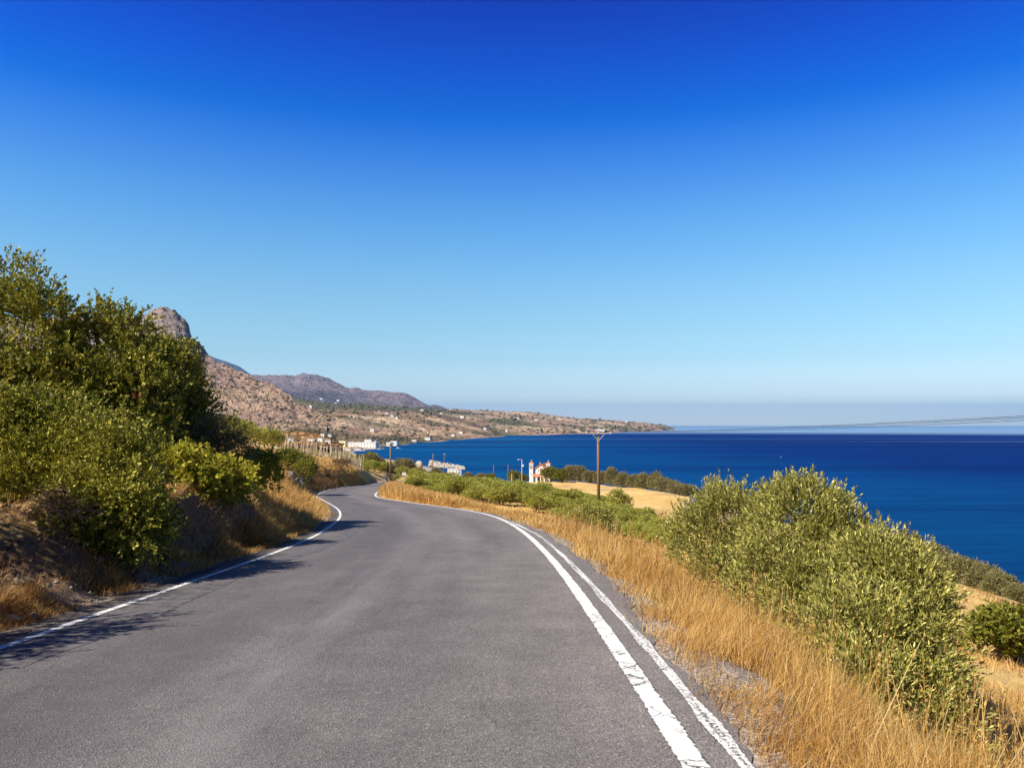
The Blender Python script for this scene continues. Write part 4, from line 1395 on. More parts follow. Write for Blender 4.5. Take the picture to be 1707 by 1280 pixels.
def logd(n, a, b, rng, p=1.0):
    return np.exp(rng.uniform(np.log(a), np.log(b), n))


rng = np.random.default_rng(77)
# right verge, close and tall
n = 150000
Yv = logd(n, 2.2, 46, rng)
T = 0.34 + rng.gamma(1.75, 1.08, n) + 0.18 * sstep(8.5, 11, Yv) * sstep(27, 20, Yv)
T = np.where(Yv > 24, 0.25 + (T - 0.42) * 1.3, T)
Xv = xr(Yv) + T
clump = fbm(Xv * 1.6, Yv * 1.6, 3, 88) + rng.uniform(-0.3, 0.3, n)
edge = sstep(-0.4, 0.25, T - 0.45 - 0.28 * sstep(8.5, 11, Yv) * sstep(27, 20, Yv) + 0.45 * fbm(Yv * 1.1, Yv * 0, 3, 89))
bare = np.where(Yv < 27, edge, 1.0)
keep = (clump > -0.16) & (rng.uniform(0, 1, n) < 0.12 + bare) & (T < np.where(Yv < 12, 4.5, 9))
Xv, Yv, T = Xv[keep], Yv[keep], T[keep]
dd = np.hypot(Xv, Yv)
H = (0.20 + 0.42 * sstep(0.6, 1.9, T)) * rng.uniform(0.5, 1.35, len(Xv)) * (1 + 0.5 * fbm(Xv * 0.5, Yv * 0.5, 2, 90))
H = np.where(Yv > 24, H * 0.85, H * (1 - 0.35 * sstep(2.0, 3.4, T)))
ln = np.stack([fbm(Xv * 0.9, Yv * 0.9, 2, 91) * 0.7 + 0.05, fbm(Xv * 0.9, Yv * 0.9, 2, 92) * 0.7], 1)
blades("dry_grass", Xv, Yv, H, np.maximum(0.0045, dd * 0.00062), ln, M["straw"], "tall golden dry grass along the right verge of the road", rng, spread=0.28)
k3 = rng.uniform(0, 1, len(Xv)) < 0.2
blades("dry_grass", Xv[k3] + rng.normal(0, 0.1, k3.sum()), Yv[k3] + rng.normal(0, 0.1, k3.sum()), H[k3] * 0.8, np.maximum(0.0045, dd[k3] * 0.0006), np.zeros((k3.sum(), 2)), M["straw_brown"], "bent brown dead grass low in the right verge", rng, curve=0.9, spread=0.9)
# the slope beyond the right verge
n = 150000
Yv = logd(n, 5, 110, rng)
Xv = xr(Yv) + 4.5 + rng.uniform(0, 1, n) ** 1.4 * 48
keep = fbm(Xv * 0.35, Yv * 0.35, 4, 95) + rng.uniform(-0.25, 0.25, n) > -0.12
Xv, Yv = Xv[keep], Yv[keep]
gz = np.asarray(ground_z(Xv, Yv))
k2 = gz > -21
Xv, Yv = Xv[k2], Yv[k2]
dd = np.hypot(Xv, Yv)
blades("dry_grass", Xv, Yv, rng.uniform(0.15, 0.45, len(Xv)), np.maximum(0.006, dd * 0.0007), np.zeros((len(Xv), 2)), M["straw"], "golden dry grass covering the seaward slope", rng, spread=0.4)
# left bank
n = 160000
Yv = logd(n, 5, 130, rng)
T = 0.45 + rng.gamma(1.6, 1.5, n)
st = rng.uniform(0, 1, n) < 0.3
Yv = np.where(st, rng.uniform(7.5, 24, n), Yv)
T = np.where(st, 0.42 + rng.gamma(1.7, 0.27, n), T)
Xv = xl(Yv) - T
lit = sstep(17, 24, Yv)
keep = (fbm(Xv * 1.1, Yv * 1.1, 3, 96) + rng.uniform(-0.3, 0.3, n) > -0.05 - 0.25 * lit) & (T < 14) & (rng.uniform(0, 1, n) < np.where(T < 1.15, 0.95, np.where(T < 1.8, np.where(Yv < 14, 0.5, 0.2 + 0.8 * lit), 0.6 + 0.4 * lit)))
Xv, Yv, T = Xv[keep], Yv[keep], T[keep]
dd = np.hypot(Xv, Yv)
H = rng.uniform(0.16, 0.42, len(Xv)) * (0.75 + 0.55 * sstep(20, 30, Yv)) * np.where(T < 0.8, 0.6, 1)
ln = np.stack([fbm(Xv * 0.7, Yv * 0.7, 2, 97) * 0.7 + 0.12, fbm(Xv * 0.7, Yv * 0.7, 2, 98) * 0.6], 1)
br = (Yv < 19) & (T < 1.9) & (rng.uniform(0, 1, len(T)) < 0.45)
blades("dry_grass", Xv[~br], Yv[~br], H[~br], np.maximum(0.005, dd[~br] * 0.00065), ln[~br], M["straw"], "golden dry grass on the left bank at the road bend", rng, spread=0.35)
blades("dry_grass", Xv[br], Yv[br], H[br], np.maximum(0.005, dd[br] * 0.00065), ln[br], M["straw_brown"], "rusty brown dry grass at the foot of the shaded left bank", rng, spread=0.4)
n = 26000
Yv = rng.uniform(12, 23, n)
T = rng.uniform(1.75, 3.6, n)
Xv = xl(Yv) - T
keep = fbm(Xv * 1.2, Yv * 1.2, 3, 196) + rng.uniform(-0.3, 0.3, n) > -0.12
Xv, Yv, T = Xv[keep], Yv[keep], T[keep]
blades("dry_grass", Xv, Yv, rng.uniform(0.14, 0.36, len(Xv)), np.hypot(Xv, Yv) * 0.0006, np.full((len(Xv), 2), 0.15), M["straw"], "golden dry grass along the lip of the shaded left bank", rng, spread=0.4)
# far verges at the bend and before the grove
n = 70000
Yv = rng.uniform(40, 118, n)
T = 0.3 + rng.gamma(2.0, 1.5, n)
Xv = xr(Yv) + T
keep = T < 9
Xv, Yv = Xv[keep], Yv[keep]
dd = np.hypot(Xv, Yv)
blades("dry_grass", Xv, Yv, rng.uniform(0.35, 0.95, len(Xv)), dd * 0.0008, np.full((len(Xv), 2), 0.1), M["straw"], "golden dry grass strip between the road bend and the olive grove", rng, spread=0.35)


def stalks():
    rng = np.random.default_rng(101)
    mb_v, mb_f = [], []
    n = 1500
    Yv = logd(n, 3, 26, rng)
    T = rng.uniform(1.0, 5.0, n)
    Xv = xr(Yv) + T
    left = rng.uniform(0, 1, n) < 0.0
    Yv = np.where(left, rng.uniform(8, 20, n), Yv)
    Xv = np.where(left, xl(Yv) - rng.uniform(0.6, 2.6, n), Xv)
    Z = ground_z(Xv, Yv)
    H = rng.uniform(0.45, 0.95, n)
    ln = rng.normal(0, 0.22, (n, 2))
    ln[:, 0] += 0.1
    d = unit(np.concatenate([ln, np.ones((n, 1))], 1))
    B = np.stack([Xv, Yv, Z], 1)
    Tp = B + d * H[:, None]
    w = np.maximum(0.003, np.hypot(Xv, Yv) * 0.0004)[:, None]
    a = rng.uniform(0, 6.28, n)
    sd = np.stack([np.cos(a), np.sin(a), 0 * a], 1)
    V = [B - sd * w, B + sd * w, Tp + sd * w * 0.6, Tp - sd * w * 0.6]
    V = np.stack(V, 1).reshape(-1, 3)
    Fq = np.arange(len(V)).reshape(-1, 4)
    # seed heads: small slanted diamonds up the top third
    hs, m = [], 9
    s = rng.uniform(0.72, 1.04, (n, m))
    c = B[:, None] + (Tp - B)[:, None] * s[..., None]
    dr = unit(d[:, None] + rng.normal(0, 0.45, (n, m, 3)))
    sdv = unit(np.cross(dr, rng.normal(size=(n, m, 3))))
    l = rng.uniform(0.015, 0.04, (n, m, 1))
    hw = np.maximum(0.004, np.hypot(Xv, Yv)[:, None, None] * 0.0005)
    Hd = np.stack([c, c + dr * l * 0.5 + sdv * hw, c + dr * l, c + dr * l * 0.5 - sdv * hw], 2).reshape(-1, 3)
    V2 = np.concatenate([V, Hd])
    F2 = np.concatenate([Fq, np.arange(len(Hd)).reshape(-1, 4) + len(V)])
    me = np_mesh("grass_stalks", V2, F2, M["straw"])
    tag(obj("grass_stalks", me), "tall seeding grass stalks standing out of the verge grass", "grass", kind="stuff")


stalks()


def litter():
    """loose gravel along the right shoulder and chips at the left edge"""
    rng = np.random.default_rng(111)
    n = 5200
    Yv = logd(n, 2.5, 30, rng)
    T = 0.42 + rng.gamma(2.0, 0.27, n)
    Xv = xr(Yv) + T
    l = rng.uniform(0, 1, n) < 0.3
    Xv = np.where(l, xl(Yv) - 0.42 - rng.gamma(1.5, 0.3, n), Xv)
    S = rng.uniform(0.004, 0.014, n) * (1 + 0.9 * (rng.uniform(0, 1, n) < 0.05))
    o = np.array([(1, 0, 0), (-1, 0, 0), (0, 1, 0), (0, -1, 0), (0, 0, 1), (0, 0, -1)], float)
    f = np.array([(0, 2, 4), (2, 1, 4), (1, 3, 4), (3, 0, 4), (2, 0, 5), (1, 2, 5), (3, 1, 5), (0, 3, 5)])
    V = o[None] * rng.uniform(0.6, 1.3, (n, 6, 1)) * S[:, None, None] * np.array([1.2, 1, 0.7])
    z = np.where((Xv - xr(Yv) < 0.45) & (xl(Yv) - Xv < 0.3), zroad(Yv), ground_z(Xv, Yv))
    V += np.stack([Xv, Yv, z + S * 0.3], 1)[:, None]
    me = np_mesh("gravel", V.reshape(-1, 3), (f[None] + (np.arange(n) * 6)[:, None, None]).reshape(-1, 3), M["rock"])
    tag(obj("gravel", me), "loose pale gravel scattered along the road shoulders", "gravel", kind="stuff")


litter()


def rubble():
    rng = np.random.default_rng(117)
    n = 620
    Yv = rng.uniform(5, 24, n)
    Xv = xl(Yv) - 0.45 - rng.gamma(1.6, 0.5, n)
    S = rng.uniform(0.012, 0.04, n) * (1 + 1.2 * (rng.uniform(0, 1, n) < 0.08))
    o = np.array([(1, 0, 0), (-1, 0, 0), (0, 1, 0), (0, -1, 0), (0, 0, 1), (0, 0, -1)], float)
    f = np.array([(0, 2, 4), (2, 1, 4), (1, 3, 4), (3, 0, 4), (2, 0, 5), (1, 2, 5), (3, 1, 5), (0, 3, 5)])
    V = o[None] * rng.uniform(0.6, 1.3, (n, 6, 1)) * S[:, None, None] * np.array([1.2, 1, 0.8])
    V += np.stack([Xv, Yv, ground_z(Xv, Yv) + S * 0.3], 1)[:, None]
    me = np_mesh("rubble", V.reshape(-1, 3), (f[None] + (np.arange(n) * 6)[:, None, None]).reshape(-1, 3), M["rock"])
    tag(obj("rubble", me), "small broken stones fallen at the foot of the left bank", "rubble", kind="stuff")


rubble()


def boulder(name, p, s, label, cat="rock", group=None, seed=0, mat="rock"):
    import bmesh
    bm = bmesh.new()
    bmesh.ops.create_icosphere(bm, subdivisions=3, radius=1.0)
    rg_ = random.Random(seed)
    cuts = [Vector((rg_.gauss(0, 1), rg_.gauss(0, 1), rg_.gauss(0, 0.8))).normalized() for _ in range(9)]
    for v in bm.verts:
        co = v.co.copy()
        for c in cuts:
            dd_ = co.dot(c)
            if dd_ > 0.68: co -= c * (dd_ - 0.68)
        nn = float(fbm(co.x * 2 + seed, co.y * 2 + co.z * 1.7, 3, seed))
        v.co = Vector((co.x * s[0], co.y * s[1], co.z * s[2])) * (1 + 0.18 * nn)
    me = bpy.data.meshes.new(name)
    bm.to_mesh(me)
    bm.free()
    me.materials.append(M[mat])
    o = obj(name, me)
    o.location = tuple(float(v) for v in p)
    o.rotation_euler = (0, 0, rg_.uniform(0, 6))
    return tag(o, label, cat, group)


p = hit(912, 879)
boulder("stone", p + [0, 0, 0.05], (0.15, 0.12, 0.12), "white stone lying in the golden verge grass near the road bend", "stone", seed=1, mat="boulder")
for i, (px, py, s, l) in enumerate([(20, 975, 0.14, "pale stone at the foot of the shaded bank, nearest the frame edge"), (38, 958, 0.12, "pale stone just above the lowest one on the shaded bank"), (14, 1040, 0.10, "small stone at the road edge in the tree shadow")]):
    p = hit(px, py)
    boulder("stone", p, (s * 1.3, s, s * 0.7), l, "stone", "stones on the shaded left bank", 5 + i)
for i, (px, py, d, s, l) in enumerate([(522, 806, 57, (0.9, 0.8, 0.7), "grey bedrock outcrop in the road cutting below the dark bush"), (537, 809, 60, (0.8, 0.7, 0.6), "pale slab of rock at the foot of the road cutting"),
                                       (508, 802, 54, (0.8, 0.8, 0.6), "broken rock face at the near end of the road cutting")]):
    p = at(px, py, d)
    z = float(ground_z(p[0] - 1.3, p[1]))
    boulder("rock_outcrop", (p[0] - 1.3, p[1], z + 0.05), s, l, "rock", "rocks in the road cutting", 20 + i)


def brush_pile():
    h = hit(95, 893)
    root = empty("brush_pile", h)
    tag(root, "heap of cut pinkish dry branches on the left bank under the carob tree", "brush pile")
    rg_ = random.Random(3)
    mb = MB()
    for k in range(300):
        a, r_ = rg_.uniform(0, 6.28), rg_.uniform(0, 0.55)
        c = Vector((math.cos(a) * r_, math.sin(a) * r_ * 0.7, rg_.uniform(0.02, 0.5) * (1 - r_ * 1.2)))
        d = Vector((rg_.gauss(0, 1), rg_.gauss(0, 0.6), rg_.gauss(0, 0.4))).normalized() * rg_.uniform(0.08, 0.24)
        mb.tube([c - d, c + Vector((rg_.gauss(0, .04), rg_.gauss(0, .04), rg_.gauss(0, .04))), c + d], [0.0055, 0.005, 0.002], 4, False)
    mb.build("branches", M["twig"], root)


M["twig"] = plain("dry_twig", (0.36, 0.22, 0.15), 0.9, 0.1, 0.4, 2)
brush_pile()


# ------------------------------------------------------------------ poles, wires, sign
def utility_pole(base, h, label, r=0.14, arm=1.35, arm_rot=0.0, group=None, braces=True):
    root = empty("utility_pole", base, arm_rot)
    tag(root, label, "utility pole", group)
    MB().tube([(0, 0, -0.4), (0, 0, h * 0.5), (0, 0, h)], [r * 1.15, r, r * 0.8], 12).build("pole", M["pole_wood"], root, True)
    if arm:
        z = h - 0.35
        MB().box(-arm, arm, -r - 0.10, -r + 0.005, z, z + 0.12).build("crossarm", M["metal"], root)
        if braces:
            for s in (-1, 1):
                MB().tube([(s * 0.04, -r - 0.02, z - 0.75), (s * 0.72, -r - 0.05, z + 0.02)], 0.035, 6).build("brace", M["metal"], root)
        for x in (-arm + 0.1, 0.0, arm - 0.1):
            MB().tube([(x, -r - 0.05, z + 0.12), (x, -r - 0.05, z + 0.2), (x, -r - 0.05, z + 0.28)], [0.05, 0.07, 0.035], 8).build("insulator", M["sign_white"], root)
    return root


def pole_px(px, ytop, ybase, d, **kw):
    b = at(px, ybase, d)
    b[2] = float(ground_z(b[0], b[1]))
    h = at(px, ytop, d)[2] - b[2]
    return utility_pole(b, h, **kw), b, h


P1, b_1, h_1 = pole_px(998, 718, 846, 88, label="tall brown wooden utility pole with crossarm in the olive grove", r=0.17, arm=1.5, arm_rot=0.05)
P2, b_2, h_2 = pole_px(650.5, 738, 803, 172, label="brown wooden utility pole with V braces where the road vanishes", r=0.19, arm=1.7, arm_rot=0.1)
q0 = gp(20.0, 15.0)
P3 = utility_pole(q0, 2.32 - q0[2], "wooden utility pole on the seaward slope carrying the wires past the frame", 0.17, 1.5, 0.2)
P4, b_4, h_4 = pole_px(720, 756, 797, 250, label="leaning brown pole right of the pale rock, without crossarm", r=0.16, arm=0)
P4.rotation_euler = (0, R(2.0), 0)
P5, b_5, h_5 = pole_px(740.5, 756, 790, 330, label="thin pole with small top in front of the breakwater", r=0.13, arm=0.5, braces=False)
P6, b_6, h_6 = pole_px(823, 775, 795, 335, label="short grey pole at the back of the grove, farther left of the church", r=0.14, arm=0)
P7, b_7, h_7 = pole_px(847, 774, 799, 318, label="brown pole at the back of the grove, next to the street lamp", r=0.14, arm=0)


def post(px, ytop, ybase, d, label, mat="cream_post"):
    b = at(px, ybase, d)
    b[2] = float(ground_z(b[0], b[1]))
    h = at(px, ytop, d)[2] - b[2]
    o = MB().box(-0.14, 0.14, -0.14, 0.14, -0.3, h - 0.06).box(-0.18, 0.18, -0.18, 0.18, h - 0.06, h + 0.06, 0.04).build("post", M[mat])
    o.location = tuple(float(v) for v in b)
    return tag(o, label, "post")


M["cream_post"] = plain("cream_post", (0.62, 0.55, 0.36), 0.8, 0.2)
post(853, 790, 808, 270, "pale cream post in the grove left of the white yard wall")
post(905.5, 793, 809, 282, "pale cream post in front of the church's dark tree")


def street_lamp(px, ytop, ybase, d):
    b = at(px, ybase, d)
    b[2] = float(ground_z(b[0], b[1]))
    h = at(px, ytop, d)[2] - b[2]
    root = empty("street_lamp", b)
    tag(root, "tall pale street lamp pole with white box beside the church", "street lamp")
    MB().tube([(0, 0, -0.3), (0, 0, h * 0.5), (0, 0, h)], [0.15, 0.13, 0.10], 10).build("pole", M["concrete"], root, True)
    MB().tube([(0, 0, h - 0.05), (-0.6, 0, h + 0.08), (-1.1, 0, h + 0.05)], 0.07, 6).build("arm", M["metal"], root)
    MB().box(-1.75, -1.0, -0.18, 0.18, h - 0.04, h + 0.14, 0.05).build("lamp_head", M["sign_white"], root)
    MB().box(0.12, 0.75, -0.3, 0.3, h - 2.6, h - 1.95, 0.04).build("box", M["sign_white"], root)
    MB().box(-0.32, -0.12, -0.2, 0.2, h - 5.4, h - 4.7, 0.02).build("meter_box", M["concrete"], root)


street_lamp(870, 766, 803, 300)


def wire(a, b, sag, label, r=0.010, n=28):
    a, b = Vector(a), Vector(b)
    pts = []
    for i in range(n + 1):
        t = i / n
        p = a.lerp(b, t)
        p.z -= sag * 4 * t * (1 - t)
        pts.append(p)
    o = MB().tube(pts, r, 5).build("power_wire", M["wire"], None, True)
    return tag(o, label, "wire", "overhead wires")


def arm_pt(root, x, h, r=0.17):
    c, s = math.cos(root.rotation_euler.z), math.sin(root.rotation_euler.z)
    l = root.location
    return (l.x + x * c + (r + .05) * s, l.y + x * s - (r + .05) * c, l.z + h - 0.05)


h3 = 2.32 - q0[2]
for x, sg, l in ((-1.4, 0.3, "overhead wire on the landward insulator of the tall pole, running right"), (0.0, 0.30, "overhead wire on the middle insulator of the tall pole, running right"), (1.4, 0.35, "lowest overhead wire on the seaward insulator of the tall pole, running right")):
    wire(arm_pt(P1, x, h_1), arm_pt(P3, x, h3), sg, l)
for x, l in ((-1.4, "overhead wire from the road end pole to the tall pole, landward side"), (1.4, "overhead wire from the road end pole to the tall pole, seaward side")):
    wire(arm_pt(P2, x, h_2, 0.19), arm_pt(P1, x, h_1), 1.0, l, 0.012)
for a, ha, b, hb, l in ((b_5, h_5, b_6, h_6, "overhead wire from the breakwater pole to the short grey pole"), (b_6, h_6, b_7, h_7, "overhead wire between the short grey pole and the brown pole"), (b_7, h_7, at(870, 774, 300), 0, "overhead wire from the brown pole to the street lamp")):
    wire((a[0], a[1], a[2] + ha - 0.05), (b[0], b[1], b[2] + hb - 0.05), 0.25, l, 0.022)


def road_sign():
    b = at(673.5, 806, 128)
    b[2] = float(ground_z(b[0], b[1]))
    top = at(673.5, 787, 128)[2] - b[2]
    root = empty("road_sign", b, 0.12)
    tag(root, "blank white rectangular road sign on posts at the far bend", "road sign")
    for x in (-0.22, 0.22):
        MB().tube([(x, 0.03, -0.3), (x, 0.03, top - 0.02)], 0.03, 6).build("post", M["metal"], root)
    MB().box(-0.32, 0.32, -0.025, 0.0, top - 0.55, top).build("panel", M["sign_white"], root)


road_sign()


# ------------------------------------------------------------------ stake fence (old vine trellis) on the left bank
def stake_fence():
    rgf = random.Random(9)
    # rows of stakes from the near left end to the far right end
    rows = [((450, 762, 112), (604, 786, 150), 62, "front row of the weathered grey stake fence above the road bank"),
            ((462, 757, 122), (602, 779, 160), 52, "second row of weathered stakes just behind the front fence row"),
            ((474, 753, 134), (600, 773, 172), 44, "third row of weathered stakes, farthest from the road")]
    for ri, (a, b, n, lab) in enumerate(rows):
        A, B = at(*a), at(*b)
        root = empty("stake_fence", (A[0], A[1], float(ground_z(A[0], A[1]))))
        tag(root, lab, "fence", "rows of stakes above the road bank")
        O = np.array(root.location)
        rail, low = [], []
        for k in range(n):
            t = (k + rgf.uniform(-0.25, 0.25)) / (n - 1)
            x, y = A[0] + (B[0] - A[0]) * t, A[1] + (B[1] - A[1]) * t + rgf.uniform(-0.3, 0.3)
            z = float(ground_z(x, y))
            h = rgf.uniform(1.3, 3.2) + (0.9 if k % 9 == 0 else 0)
            r_ = rgf.uniform(0.03, 0.07) + (0.03 if k % 9 == 0 else 0)
            dx, dy = rgf.gauss(0, 0.28), rgf.gauss(0, 0.2)
            MB().tube([(x - O[0], y - O[1], z - O[2] - 0.3), (x - O[0] + dx * .5, y - O[1] + dy * .5, z - O[2] + h * .5), (x - O[0] + dx, y - O[1] + dy, z - O[2] + h)], [r_ * 1.1, r_, r_ * 0.85], 6).build("stake", M["stake"], root)
            if k % 6 == 0 or k == n - 1:
                rail.append((x - O[0], y - O[1] - 0.09, z - O[2] + 1.35))
                low.append((x - O[0], y - O[1] - 0.09, z - O[2] + 0.45))
        MB().tube(rail, 0.03, 5).build("rail", M["stake"], root)
        MB().tube(low, 0.045, 5).build("rail", M["bark"], root)


stake_fence()


# ------------------------------------------------------------------ church
def church():
    b = at(900, 804, 316)
    b[2] = float(ground_z(b[0], b[1])) - 0.1
    k = 316 / F
    base_y = 804
    root = empty("church", b, -0.24)
    tag(root, "white village church with two bell towers and terracotta roofs", "church")
    zpx = lambda y: (at(900, y, 316)[2] - b[2])
    X = lambda px: (px - 900) * k
    W, T = M["white_wall"], M["roof_tile"]
    ze, zr_ = zpx(780.3), zpx(773.6)
    nave = MB().box(X(892), X(910), 0, 13, -0.5, ze)
    nave.gable(X(892), X(910), 0, 13, ze, zr_ - 0.18)
    nave.build("wall", W, root)
    MB().gable_slab(X(892) - 0.28, X(910) + 0.28, -0.35, 13.3, ze - 0.02, zr_ + 0.1, 0.28).build("roof", T, root)
    MB().box(X(890.5), X(892) - 0.003, 0.8, 12.6, -0.5, zpx(788)).box(X(910) + 0.003, X(911.6), 0.8, 12.6, -0.5, zpx(788)).build("side_aisle", W, root)
    for s, x0, x1 in ((-1, X(889.6), X(892)), (1, X(910), X(912.5))):
        xa, xb = (x0 - 0.1, x1 - 0.01) if s < 0 else (x0 + 0.01, x1 + 0.1)
        za, zb = (zpx(788), zpx(784.5)) if s < 0 else (zpx(784.5), zpx(788))
        MB().add([(xa, 0.7, za), (xb, 0.7, zb), (xb, 12.7, zb), (xa, 12.7, za), (xa, 0.7, za + 0.18), (xb, 0.7, zb + 0.18), (xb, 12.7, zb + 0.18), (xa, 12.7, za + 0.18)],
                 [(3, 2, 1, 0), (4, 5, 6, 7), (0, 1, 5, 4), (1, 2, 6, 5), (2, 3, 7, 6), (3, 0, 4, 7)]).build("aisle_roof", T, root)
    for nm, x0, x1, yt in (("l", 882.6, 889, 771.6), ("r", 911.2, 917.6, 771.6)):
        x0, x1 = X(x0), X(x1)
        zt = zpx(yt)
        m = (x0 + x1) / 2
        tw = MB().box(x0, x1, -0.9, 0.75, -0.5, zt - 0.35).box(x0 - 0.12, x1 + 0.12, -1.02, 0.87, zt - 0.35, zt - 0.1).build("bell_tower", W, root)
        MB().pyramid(x0 - 0.2, x1 + 0.2, -1.1, 0.95, zt - 0.1, zt + 0.55).build("tower_roof", T, tw)
        MB().box(m - 0.05, m + 0.05, -0.12, -0.02, zt + 0.45, zt + 1.25).box(m - 0.24, m - 0.053, -0.12, -0.02, zt + 0.85, zt + 0.96).box(m + 0.053, m + 0.24, -0.12, -0.02, zt + 0.85, zt + 0.96).build("cross", M["sign_white"], tw)
        for c in (m - 0.36, m + 0.36):
            MB().box(c - 0.17, c + 0.17, -0.95, -0.897, zt - 2.5, zt - 0.85).build("belfry_opening", M["window_dark"], tw)
        MB().box(m - 0.1, m + 0.1, -0.94, -0.897, zt - 4.9, zt - 4.0).build("window", M["window_dark"], tw)
    for i, px in enumerate((897.8, 900.5, 903.0)):
        hh = 0.3 if i == 1 else 0.0
        MB().box(X(px) - 0.11, X(px) + 0.11, -0.05, 0.002, zpx(786), zpx(782) + hh).build("window", M["window_dark"], root)
    MB().box(X(900.5) - 0.05, X(900.5) + 0.05, -0.2, -0.1, zr_, zr_ + 0.9).box(X(900.5) - 0.25, X(900.5) - 0.053, -0.2, -0.1, zr_ + 0.5, zr_ + 0.6).box(X(900.5) + 0.053, X(900.5) + 0.25, -0.2, -0.1, zr_ + 0.5, zr_ + 0.6).build("cross", M["sign_white"], root)
    zp = zpx(794)
    MB().add([(X(889.5), -3.0, zp), (X(911), -3.0, zp), (X(911), -0.01, zpx(790.5)), (X(889.5), -0.01, zpx(790.5)), (X(889.5), -3.0, zp + 0.2), (X(911), -3.0, zp + 0.2), (X(911), -0.01, zpx(790.5) + 0.2), (X(889.5), -0.01, zpx(790.5) + 0.2)],
             [(3, 2, 1, 0), (4, 5, 6, 7), (0, 1, 5, 4), (1, 2, 6, 5), (2, 3, 7, 6), (3, 0, 4, 7)]).build("porch_roof", T, root)
    for px in (890.5, 896.8, 903.5, 910):
        MB().box(X(px) - 0.18, X(px) + 0.18, -2.9, -2.55, -0.5, zp - 0.01).build("porch_column", W, root)
    MB().box(X(900) - 0.7, X(900) + 0.7, -0.06, 0.001, 0, 2.1).build("door", M["window_dark"], root)


church()


def yard_wall():
    a, m_, b = at(868, 815, 282), at(893, 812, 288), at(918, 815, 280)
    for (p, q, l, h0, h1) in ((a, m_, "white yard wall below the church, left of the gate gap", 1.0, 1.5), (m_, b, "white yard wall below the church, right of the gate gap", 1.5, 0.9)):
        p = p.copy(); q = q.copy()
        d = unit((q - p)[None])[0]
        p2, q2 = p + d * 0.5, q - d * 0.5
        root = empty("yard_wall", (p2[0], p2[1], float(ground_z(p2[0], p2[1]))))
        tag(root, l, "wall", "white walls below the church")
        L = float(np.linalg.norm((q2 - p2)[:2]))
        root.rotation_euler.z = math.atan2(q2[1] - p2[1], q2[0] - p2[0])
        z1 = float(ground_z(q2[0], q2[1])) - root.location.z
        top0, top1 = at(880, 807.5, 284)[2] - root.location.z, at(905, 807.5, 284)[2] - root.location.z
        MB().add([(0, -.15, -1), (L, -.15, z1 - 1), (L, .15, z1 - 1), (0, .15, -1), (0, -.15, top0), (L, -.15, top1), (L, .15, top1), (0, .15, top0)],
                 [(3, 2, 1, 0), (4, 5, 6, 7), (0, 1, 5, 4), (1, 2, 6, 5), (2, 3, 7, 6), (3, 0, 4, 7)]).build("wall", M["white_wall"], root)
        MB().add([(0, -.2, top0 + .003), (L, -.2, top1 + .003), (L, .2, top1 + .003), (0, .2, top0 + .003), (0, -.2, top0 + .1), (L, -.2, top1 + .1), (L, .2, top1 + .1), (0, .2, top0 + .1)],
                 [(3, 2, 1, 0), (4, 5, 6, 7), (0, 1, 5, 4), (1, 2, 6, 5), (2, 3, 7, 6), (3, 0, 4, 7)]).build("coping", M["concrete"], root)


yard_wall()


# ------------------------------------------------------------------ village
def house(p, w, dp, h, label, rot=0.0, storeys=1, bays=3, wall="white_wall", roof="flat", group=None, name="house", end_wall=None):
    root = empty(name, p, rot)
    tag(root, label, "house" if name == "house" else name, group)
    MB().box(-w / 2, w / 2, 0, dp, -3.0, h).build("wall", M[wall], root)
    if end_wall:
        MB().box(-w / 2 - 0.12, -w / 2 - 0.003, 0.1, dp - 0.1, -3.0, h - 0.1).build("end_wall", M[end_wall], root)
    if roof == "flat":
        MB().box(-w / 2 - 0.15, w / 2 + 0.15, -0.15, dp + 0.15, h, h + 0.35).build("roof", M["concrete"], root)
    else:
        MB().gable_slab(-w / 2 - 0.4, w / 2 + 0.4, -0.4, dp + 0.4, h + 0.22, h + 0.2 + w * 0.2, 0.2).build("roof", M["roof_tile"], root)
    sh = h / storeys
    for s in range(storeys):
        for i in range(bays):
            x = -w / 2 + w * (i + 0.5) / bays
            z = s * sh + sh * 0.38
            ww = min(0.5, w / bays * 0.15)
            door = (s == 0 and i == bays // 2)
            f = MB().box(x - ww, x + ww, -0.05, -0.003, 0.05 if door else z, z + sh * 0.28).build("door" if door else "window", M["shutter" if door else "window_dark"], root)
    return root


def house_on_hill(px, py, wpx, hpx, label, **kw):
    h = raycast(px, py)
    if h is None: return
    k = h.y / F
    return house((h.x, h.y, h.z), wpx * k, wpx * k * 0.7, hpx * k, label, rot=random.uniform(-0.6, -0.15), **kw)


def house_at(px, py, d, wpx, hpx, label, **kw):
    p = at(px, py, d)
    if kw.pop("seat", False):
        h, g = raycast(px, py), hit(px, py, 150, 1400)
        c = [q for q in (h, g) if q is not None]
        if c:
            q = min(c, key=lambda v: v[1])
            d, p = q[1], np.array(q)
    k = d / F
    dp = kw.pop("dp", wpx * k * 0.7)
    return house(p, wpx * k, dp, hpx * k, label, **kw)


